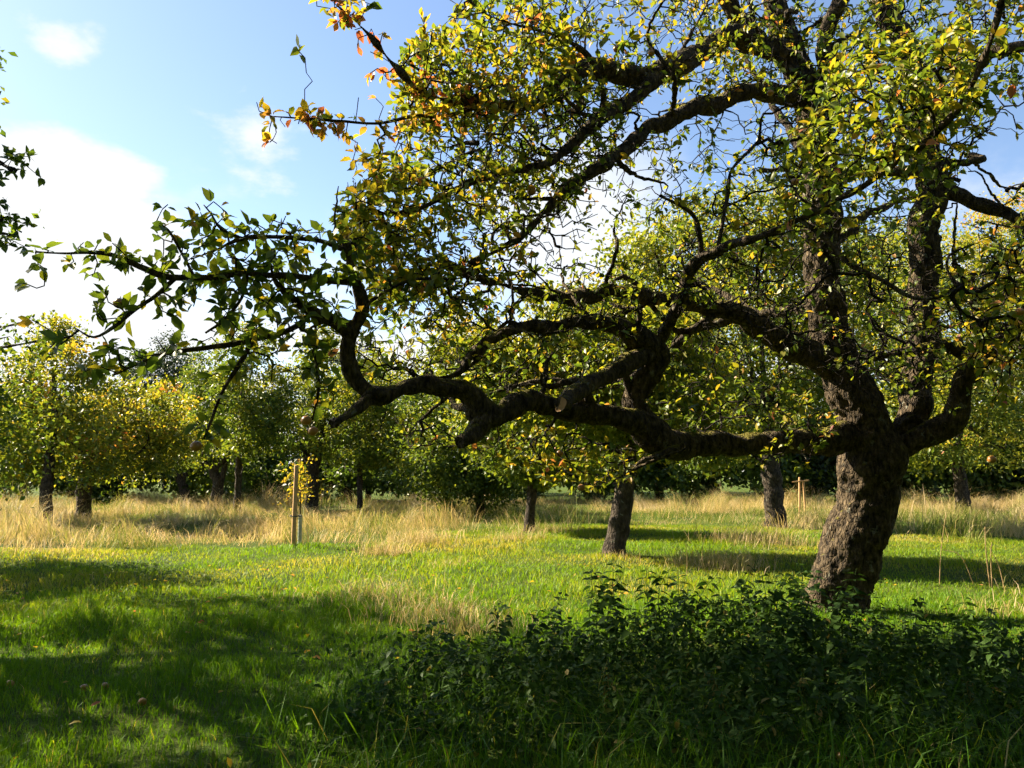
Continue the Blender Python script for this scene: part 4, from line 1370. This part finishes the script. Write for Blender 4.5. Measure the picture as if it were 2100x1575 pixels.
# middle distance
x, y = scatter(rng, 185000, 8.0, 25.0)
keep = (y < edge_depth(x) + 1.0) & (rng.random(len(x)) < np.clip((y - 8.0) / 1.6, 0, 1))
x, y = x[keep], y[keep]
tuft = n2(x, y, 1.2)
dry = np.clip((n2(x, y, 0.55, 9) - 0.5) * 2.4 + np.exp(-((x + 0.5) / 2.6) ** 2 - ((y - 12.5) / 3.2) ** 2) * 0.75, 0, 1)
h = 0.045 + 0.10 * tuft ** 1.5 * rng.uniform(0.5, 1.5, len(x))
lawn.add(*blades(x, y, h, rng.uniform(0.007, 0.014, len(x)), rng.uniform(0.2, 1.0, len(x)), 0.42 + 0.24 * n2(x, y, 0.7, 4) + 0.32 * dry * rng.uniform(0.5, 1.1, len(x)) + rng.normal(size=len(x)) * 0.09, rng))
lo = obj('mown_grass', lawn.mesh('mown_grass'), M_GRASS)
tag(lo, 'short green mown grass with dappled tree shadows across the foreground', 'grass', kind='stuff')

# tall dry meadow grass, in tussocks
tall = Acc()
x, y = scatter(rng, 205000, 14.0, 39.0, 0.72, 2.0)
e = edge_depth(x) + (n2(x, y, 0.8, 2) - 0.5) * 3.4 + (n2(x, y, 2.5, 5) - 0.5) * 1.6
dens = np.clip((y - e) / 1.2, 0, 1)
path = np.exp(-((x + 8.2 - (y - 26) * 0.15) / 1.0) ** 2) * (y > 19)
clump = n2(x, y, 1.1, 6)
keep = (rng.random(len(x)) < dens * (0.45 + 0.75 * clump) * np.where((x > 0) & (y < 27), 0.7, 1.0)) & (rng.random(len(x)) > path * 0.85)
x, y, clump, path = x[keep], y[keep], clump[keep], path[keep]
big_c = n2(x, y, 0.35, 8)
h = (0.10 + 1.05 * clump ** 1.9 * rng.uniform(0.35, 1.35, len(x))) * (0.55 + 0.8 * big_c)
green = (n2(x, y, 0.5, 3) > np.where((x > -1) & (y < 29), 0.36, 0.60)) & (rng.random(len(x)) < 0.8)
tint = np.where(green, rng.uniform(0.0, 0.3, len(x)), rng.uniform(0.35, 0.95, len(x))) * (0.55 + 0.65 * n2(x, y, 0.9, 17))
h = np.where(green, h * 0.7, h)
tall.add(*blades(x, y, h, rng.uniform(0.005, 0.013, len(x)), rng.uniform(0.25, 1.35, len(x)), tint, rng, 0.9, n2(x, y, 0.55, 14) * 14.0))
# a few straw tussocks strayed into the mown strip
for cx, cy, r_, nn, hh in ((-2.3, 14.6, 0.45, 500, 0.3), (-1.0, 13.0, 0.35, 200, 0.12), (-2.0, 16.5, 0.6, 700, 0.38), (0.1, 17.5, 0.5, 300, 0.22), (-1.6, 9.6, 0.8, 500, 0.22), (-0.9, 8.6, 0.6, 380, 0.22),
                           (3.2, 13.2, 0.6, 420, 0.30), (3.6, 12.6, 0.35, 200, 0.40), (5.2, 17.0, 1.0, 700, 0.45), (-0.4, 7.7, 0.5, 300, 0.26), (7.0, 9.6, 0.8, 260, 0.25), (1.0, 20.0, 0.8, 500, 0.3), (2.0, 14.6, 0.25, 160, 0.15), (5.6, 8.7, 0.7, 240, 0.22)):
    xx = cx + rng.normal(size=nn) * r_ * 0.6
    yy = cy + rng.normal(size=nn) * r_ * 0.6
    tall.add(*blades(xx, yy, hh * rng.uniform(0.5, 1.3, nn), rng.uniform(0.005, 0.010, nn), rng.uniform(0.2, 1.1, nn), rng.uniform(0.25, 0.9, nn), rng, 0.9))
to = obj('tall_meadow_grass', tall.mesh('tall_meadow_grass'), M_DRY)
tag(to, 'tall straw coloured uncut grass filling the meadow under the trees', 'grass', kind='stuff')

# rank long grass along the bottom edge and round the nettles
rank = Acc()
nn = 3600
x = rng.uniform(-1.6, 4.6, nn)
y = 3.7 + rng.random(nn) ** 1.2 * 1.9
keep = rng.random(nn) < np.clip((x + 1.7) / 1.0, 0.15, 1) * np.clip(n2(x, y, 1.7, 12) * 1.8 - 0.2, 0.05, 1)
x, y = x[keep], y[keep]
rank.add(*blades(x, y, rng.uniform(0.18, 0.48, len(x)), rng.uniform(0.005, 0.010, len(x)), rng.uniform(0.3, 1.3, len(x)), 0.12 + rng.normal(size=len(x)) * 0.12 + (rng.random(len(x)) < 0.06) * 0.6, rng, 1.2))
ro = obj('rank_grass', rank.mesh('rank_grass'), M_GRASS)
tag(ro, 'long arching grass blades in deep shade along the bottom edge', 'grass', kind='stuff')


# ------------------------------------------------------------------ nettles
def nettle_mesh(seed, seedhead=False):
    r = np.random.default_rng(seed)
    hgt = r.uniform(0.68, 0.95)
    pts = np.array([[0, 0, -0.03, 0.005], [r.normal() * .02, r.normal() * .02, hgt * 0.35, 0.0045], [r.normal() * .05, r.normal() * .05, hgt * 0.7, 0.0035], [r.normal() * .08, r.normal() * .08, hgt, 0.002]])
    cv = catmull(pts, 0.07)
    acc = Acc()
    V, q, t = tube(cv[:, :3], cv[:, 3], 5)
    acc.add(V, q, t, 0.25)
    # toothed pointed leaf
    rows = [0, .12, .3, .5, .7, .88, 1]
    wid = [0, .23, .27, .22, .15, .07, 0]
    tiers = int(hgt / 0.046)
    for k in range(tiers):
        f = (k + 1.6) / (tiers + 1.4)
        if f < 0.2:
            continue
        c = cv[min(len(cv) - 1, int(f * (len(cv) - 1)))][:3]
        ln = (0.042 + 0.082 * math.sin(math.pi * min(1, (1.06 - f) * 1.05 + 0.12))) * r.uniform(0.8, 1.2)
        for s in (0, 1):
            az = k * math.pi / 2 + s * math.pi + r.normal() * 0.3
            droop = r.uniform(-0.1, 0.7) - (f > 0.85) * 0.5
            d = np.array((math.cos(az), math.sin(az), -droop * 0.6))
            R = leaf_frames(d[None], np.array((r.normal() * .3, r.normal() * .3, 1.0))[None])[0]
            Vl = [(0, 0, 0)]
            for y_, w_ in zip(rows[1:-1], wid[1:-1]):
                zz = -0.22 * y_ * y_
                Vl += [(-w_ * 1.15, y_ - 0.02, zz + w_ * 0.25), (0, y_, zz), (w_ * 1.15, y_ - 0.02, zz + w_ * 0.25)]
            Vl.append((0, 1, -0.26))
            Vl = np.array(Vl) * ln + np.array((0, 0.02, 0))
            qd, td = [], [(0, 1, 2), (0, 2, 3)]
            for g in range(4):
                a_ = 1 + g * 3
                qd += [(a_, a_ + 3, a_ + 4, a_ + 1), (a_ + 1, a_ + 4, a_ + 5, a_ + 2)]
            td += [(13, 16, 14), (14, 16, 15)]
            acc.add(Vl @ R.T + c, np.array(qd), np.array(td), float(np.clip(r.normal(0.35, 0.15) + (0.35 if f < 0.35 and r.random() < 0.3 else 0), 0, 1)))
        if seedhead and f > 0.55:
            # hanging seed tassels
            for s in range(4):
                az = r.uniform(0, 6.28)
                p0 = c
                p1 = c + np.array((math.cos(az) * 0.03, math.sin(az) * 0.03, -0.01))
                p2 = c + np.array((math.cos(az) * 0.045, math.sin(az) * 0.045, -0.06))
                cc = catmull(np.array([[*p0, .002], [*p1, .005], [*p2, .002]]), 0.02)
                V, q, t = tube(cc[:, :3], cc[:, 3], 5, rough=0.004, seed=float(k * 3 + s))
                acc.add(V, q, t, 0.97)
    me = acc.mesh('nettle')
    me.materials.append(M_NETTLE)
    return me


NM = [nettle_mesh(200 + k) for k in range(7)]
NS = [nettle_mesh(300 + k, True) for k in range(3)]
rr = random.Random(9)
cnt = 0
tries = 0
taken = []
while cnt < 300 and tries < 9000:
    tries += 1
    x, y = rr.uniform(-1.1, 6.2), rr.uniform(4.2, 7.9)
    if not in_poly(np.array([x]), np.array([y]), NETTLE_POLY)[0]:
        continue
    if any((x - a) ** 2 + (y - b) ** 2 < 0.11 ** 2 for a, b in taken):
        continue
    if (x - BASE[0]) ** 2 + (y - BASE[1]) ** 2 < 0.5 ** 2:
        continue
    taken.append((x, y))
    z = float(gz(np.array([x]), np.array([y]))[0])
    sh = cnt % 17 == 0
    o = bpy.data.objects.new('nettle', rr.choice(NS if sh else NM))
    C.objects.link(o)
    o.location = (x, y, z)
    # shorter at the near edge, tallest along the back of the bed
    s_ = rr.uniform(0.55, 1.05) * (0.45 + 0.45 * min(1, max(0, (y - 4.2) / 2.2)))
    s_ *= 0.60 + 0.36 * math.exp(-((x - 1.7) / 2.0) ** 2)
    o.scale = (s_ * rr.uniform(0.9, 1.15), s_ * rr.uniform(0.9, 1.15), s_)
    o.rotation_euler = (rr.gauss(0, 0.10), rr.gauss(0, 0.10), rr.uniform(0, 6.28))
    if sh:
        tag(o, 'nettle with drooping brown seed tassels in the shaded nettle bed', 'nettle', 'seeding nettles in the shaded bed')
    else:
        tag(o, 'leafy dark green nettle in the shaded bed before the big trunk', 'nettle', 'nettles in the shaded bed')
    cnt += 1


# low weeds and brambles knitting the bed to the grass
rng = np.random.default_rng(88)
nn = 26000
x = rng.uniform(-1.7, 6.4, nn)
y = rng.uniform(4.0, 7.6, nn)
ok = in_poly(x, y, NETTLE_POLY) | (rng.random(nn) < 0.30 * n2(x, y, 1.4, 31) * ((y < 6.8) | (x > 3)))
x, y = x[ok], y[ok]
hh = (0.10 + 0.42 * n2(x, y, 1.3, 21) * np.exp(-((x - 1.7) / 2.8) ** 2)) * np.clip((y - 3.4) / 1.6, 0.4, 1)
z = gz(x, y) + hh * rng.random(len(x)) ** 0.6
R = leaf_frames(rng.normal(size=(len(x), 3)) + np.array((0, 0, -0.2)), np.array((0, 0, 1.0)) + rng.normal(size=(len(x), 3)) * 0.5)
V, q, t = leaf_array(np.stack([x, y, z], -1), R, rng.uniform(0.03, 0.075, len(x)), rng.integers(0, len(LT), len(x)))
tt = np.clip(rng.normal(0.35, 0.17, len(x)) + (rng.random(len(x)) < 0.03) * 0.6, 0, 1)
wd = obj('weed_undergrowth', new_mesh('weed_undergrowth', V, q, t, {'tint': np.repeat(tt, 8)}), M_NETTLE)
tag(wd, 'low tangled weeds and bramble leaves filling the shaded nettle bed', 'weeds', kind='stuff')

# ------------------------------------------------------------------ staked sapling
def box_post(w_, h_, top=0.02):
    Vb = []
    for z, s in ((-0.15, 1), (h_ - top, 1), (h_, 0.8)):
        for a, b in ((-1, -1), (1, -1), (1, 1), (-1, 1)):
            Vb.append((a * w_ / 2 * s, b * w_ / 2 * s, z))
    qd = [(r_ * 4 + j, r_ * 4 + (j + 1) % 4, r_ * 4 + 4 + (j + 1) % 4, r_ * 4 + 4 + j) for r_ in range(2) for j in range(4)] + [(8, 9, 10, 11)]
    return np.array(Vb, float), np.array(qd)


sb = ground_at(601, 1128)
V, q = box_post(0.075, (1128 - 962) * sb[1] / FPX)
st = thing('tree_stake', sb, 'tan square timber stake standing beside the yellow-leaved sapling', 'stake')
post = obj('post', new_mesh('post', V, q), M_STAKE, st)
post.rotation_euler = (0.0, 0.012, 0.4)
th = np.linspace(0, 2 * math.pi, 22)
cc = np.stack([0.03 + np.cos(th) * 0.11, np.sin(th) * 0.065, 0.62 + np.sin(th) * 0.01], -1)
V, q, t = tube(cc, np.full(22, 0.010), 6)
obj('rubber_tie', new_mesh('rubber_tie', V, q, t), M_TIE, st)

gb = ground_at(614, 1124)
sap = thing('sapling', gb, 'young fruit tree with sparse yellow leaves tied to the stake', 'sapling')
rng = np.random.default_rng(61)
cv = catmull(np.array([[0, 0, -0.05, 0.014], [-0.01, 0, 0.5, 0.012], [0.0, 0, 1.0, 0.010], [-0.02, 0, 1.45, 0.006], [-0.03, 0, 1.75, 0.003]]), 0.06)
V, q, t = tube(cv[:, :3], cv[:, 3], 7, rough=0.002, seed=3.0)
obj('stem', new_mesh('stem', V, q, t, smooth=True), M_TWIG, sap)
tips = []
while len(tips) < 60:
    p = rng.normal(size=3) * np.array((0.18, 0.18, 0.30)) + np.array((-0.02, 0, 1.28))
    if 0.62 < p[2] < 1.85:
        tips.append(p)
tips = np.array(tips)
pa, pb, ra, rb, td, tp = grow(cv[8:, :3], None, tips, bf=0.3, step=0.05, jit=0.2, seed=3, pmax=0.006, r0=0.002)
V, q = sticks(pa, pb, ra, rb)
obj('twigs', new_mesh('twigs', V, q), M_TWIG, sap)['kind'] = 'stuff'
k = len(tp)
pp = np.repeat(tp, 5, 0) + rng.normal(size=(k * 5, 3)) * 0.03
R = leaf_frames(rng.normal(size=(k * 5, 3)), np.array((-.3, 0, 1.0)) + rng.normal(size=(k * 5, 3)) * 0.6)
V, q, t = leaf_array(pp, R, rng.uniform(0.05, 0.085, k * 5), rng.integers(0, len(LT), k * 5))
obj('crown', new_mesh('crown', V, q, t, {'tint': np.repeat(np.clip(rng.normal(0.74, 0.06, k * 5), 0, 1), 8)}), M_LEAF, sap)

# spiral guard round the foot of the sapling
hg = 0.56
th = np.linspace(0, 2 * math.pi * 8, 200)
acc = Acc()
zs = th / th[-1] * hg
for dz in (0.0,):
    A = np.stack([np.cos(th) * 0.042, np.sin(th) * 0.042, zs + 0.01], -1)
    Bv = np.stack([np.cos(th) * 0.036, np.sin(th) * 0.036, zs + 0.075], -1)
    V = np.vstack([A, Bv])
    n_ = len(th)
    i_ = np.arange(n_ - 1)
    acc.add(V, np.stack([i_, i_ + 1, n_ + i_ + 1, n_ + i_], -1))
    Vo = np.vstack([A * np.array((.93, .93, 1)), Bv * np.array((.93, .93, 1))])
    acc.add(Vo, np.stack([n_ + i_, n_ + i_ + 1, i_ + 1, i_], -1))
sg = obj('spiral_tree_guard', acc.mesh('spiral_tree_guard'), M_GUARD, None, Vector(gb))
tag(sg, 'pale grey-green spiral plastic guard round the foot of the sapling', 'tree guard')

# pair of thin stakes with a rail, far right of the stout trunk
fb = ground_at(1644, 1060)
fr = thing('stake_frame', fb, 'two thin pale stakes joined by a short top rail near the big trunk', 'stake')
for dx, hh in ((-0.07, 1.35), (0.13, 1.25)):
    V, q = box_post(0.05, hh)
    o = obj('post', new_mesh('post', V, q), M_STAKE, fr)
    o.location = (dx, 0, 0)
    o.rotation_euler = (0.02, 0.03 if dx < 0 else -0.03, 0.3)
V, q = box_post(0.05, 0.42)
o = obj('rail', new_mesh('rail', V, q), M_STAKE, fr)
o.location = (-0.14, -0.052, 1.20)
o.rotation_euler = (0, math.radians(84), 0)

# dry weed stalks standing in the grass
rng = np.random.default_rng(71)
M_STALK = simple_noise_material('dry_stalk', (0.22, 0.14, 0.06), (0.42, 0.30, 0.14), 12.0, 0.8)


def stalk(px, py, pts, label, wd=0.006):
    b = ground_at(px, py)
    A = np.array([[*P(a, c, b[1] + dd), wd * f] for a, c, dd, f in pts])
    A = np.vstack([[*(b - np.array((0, 0, 0.02))), wd], A])
    cv = catmull(A, 0.05)
    V, q, t = tube(cv[:, :3], cv[:, 3], 5)
    o = obj('dry_stalk', new_mesh('dry_stalk', V - b, q, t, smooth=True), M_STALK, None, Vector(b))
    tag(o, label, 'stalk', 'dry stalks right of the big trunk')


stalk(1926, 1196, [(1930, 1130, 0, .9), (1940, 1050, 0, .6)], 'upright thin straw stalk nearest the big trunk on its right')
stalk(1998, 1192, [(1970, 1140, .1, .9), (1935, 1128, .2, .7)], 'arched dry stalk bending left in the grass right of the trunk', 0.005)
stalk(2030, 1196, [(2022, 1130, 0, .9), (2020, 1080, 0, .6)], 'tallest of the straight brown stalks near the right edge', 0.008)
stalk(2034, 1196, [(2032, 1140, 0, .9), (2034, 1112, 0, .6)], 'short brown stalk beside the tallest one near the right edge', 0.008)
stalk(2060, 1198, [(2048, 1160, 0, .9), (2030, 1125, 0, .6)], 'slanting brown stalk leaning left at the right edge', 0.007)
stalk(2028, 1170, [(2000, 1140, .1, .9), (1968, 1098, .2, .6)], 'long pale grass stem slanting up to the left at the right edge', 0.004)
stalk(1408, 1180, [(1409, 1140, 0, .9), (1406, 1115, -.1, .6)], 'thin straw stalk in the sunlit grass left of the big trunk', 0.005)
stalk(1442, 1172, [(1440, 1130, 0, .9), (1446, 1098, 0, .6)], 'taller straw stalk in the brown tuft left of the big trunk', 0.006)

# scattered fallen leaves
rng = np.random.default_rng(99)
x, y = scatter(rng, 420, 4.0, 13.0)
R = leaf_frames(rng.normal(size=(420, 3)) * np.array((1, 1, 0.25)), np.array((0, 0, 1.0)) + rng.normal(size=(420, 3)) * 0.35)
V, q, t = leaf_array(np.stack([x, y, gz(x, y) + rng.uniform(0.02, 0.07, 420)], -1), R, rng.uniform(0.04, 0.075, 420), rng.integers(0, len(LT), 420))
lt = obj('leaf_litter', new_mesh('leaf_litter', V, q, t, {'tint': np.repeat(np.clip(rng.normal(0.8, 0.1, 420), 0, 1), 8)}), M_LEAF)
tag(lt, 'scattered yellow and brown fallen leaves lying in the grass', 'leaf litter', kind='stuff')

# fallen apples on the shaded lawn
for px, py, lab in ((172, 1422, 'reddish fallen apple on the shaded lawn at lower left'), (291, 1456, 'pink-red fallen apple, lowest on the shaded lawn'),
                    (20, 1412, 'orange fallen apple at the left edge of the lawn'), (215, 1418, 'brownish fallen apple beside the reddish one on the lawn'),
                    (1727, 1570, 'bright red fallen apple in the grass at the bottom edge')):
    b = ground_at(px, py)
    o = bpy.data.objects.new('fallen_apple', AM)
    C.objects.link(o)
    o.location = Vector(b + np.array((0, 0, 0.03)))
    o.scale = (0.028, 0.028, 0.028)
    o.rotation_euler = (rr.uniform(0.6, 2), rr.uniform(-1, 1), rr.uniform(0, 6))
    tag(o, lab, 'apple', 'fallen apples')
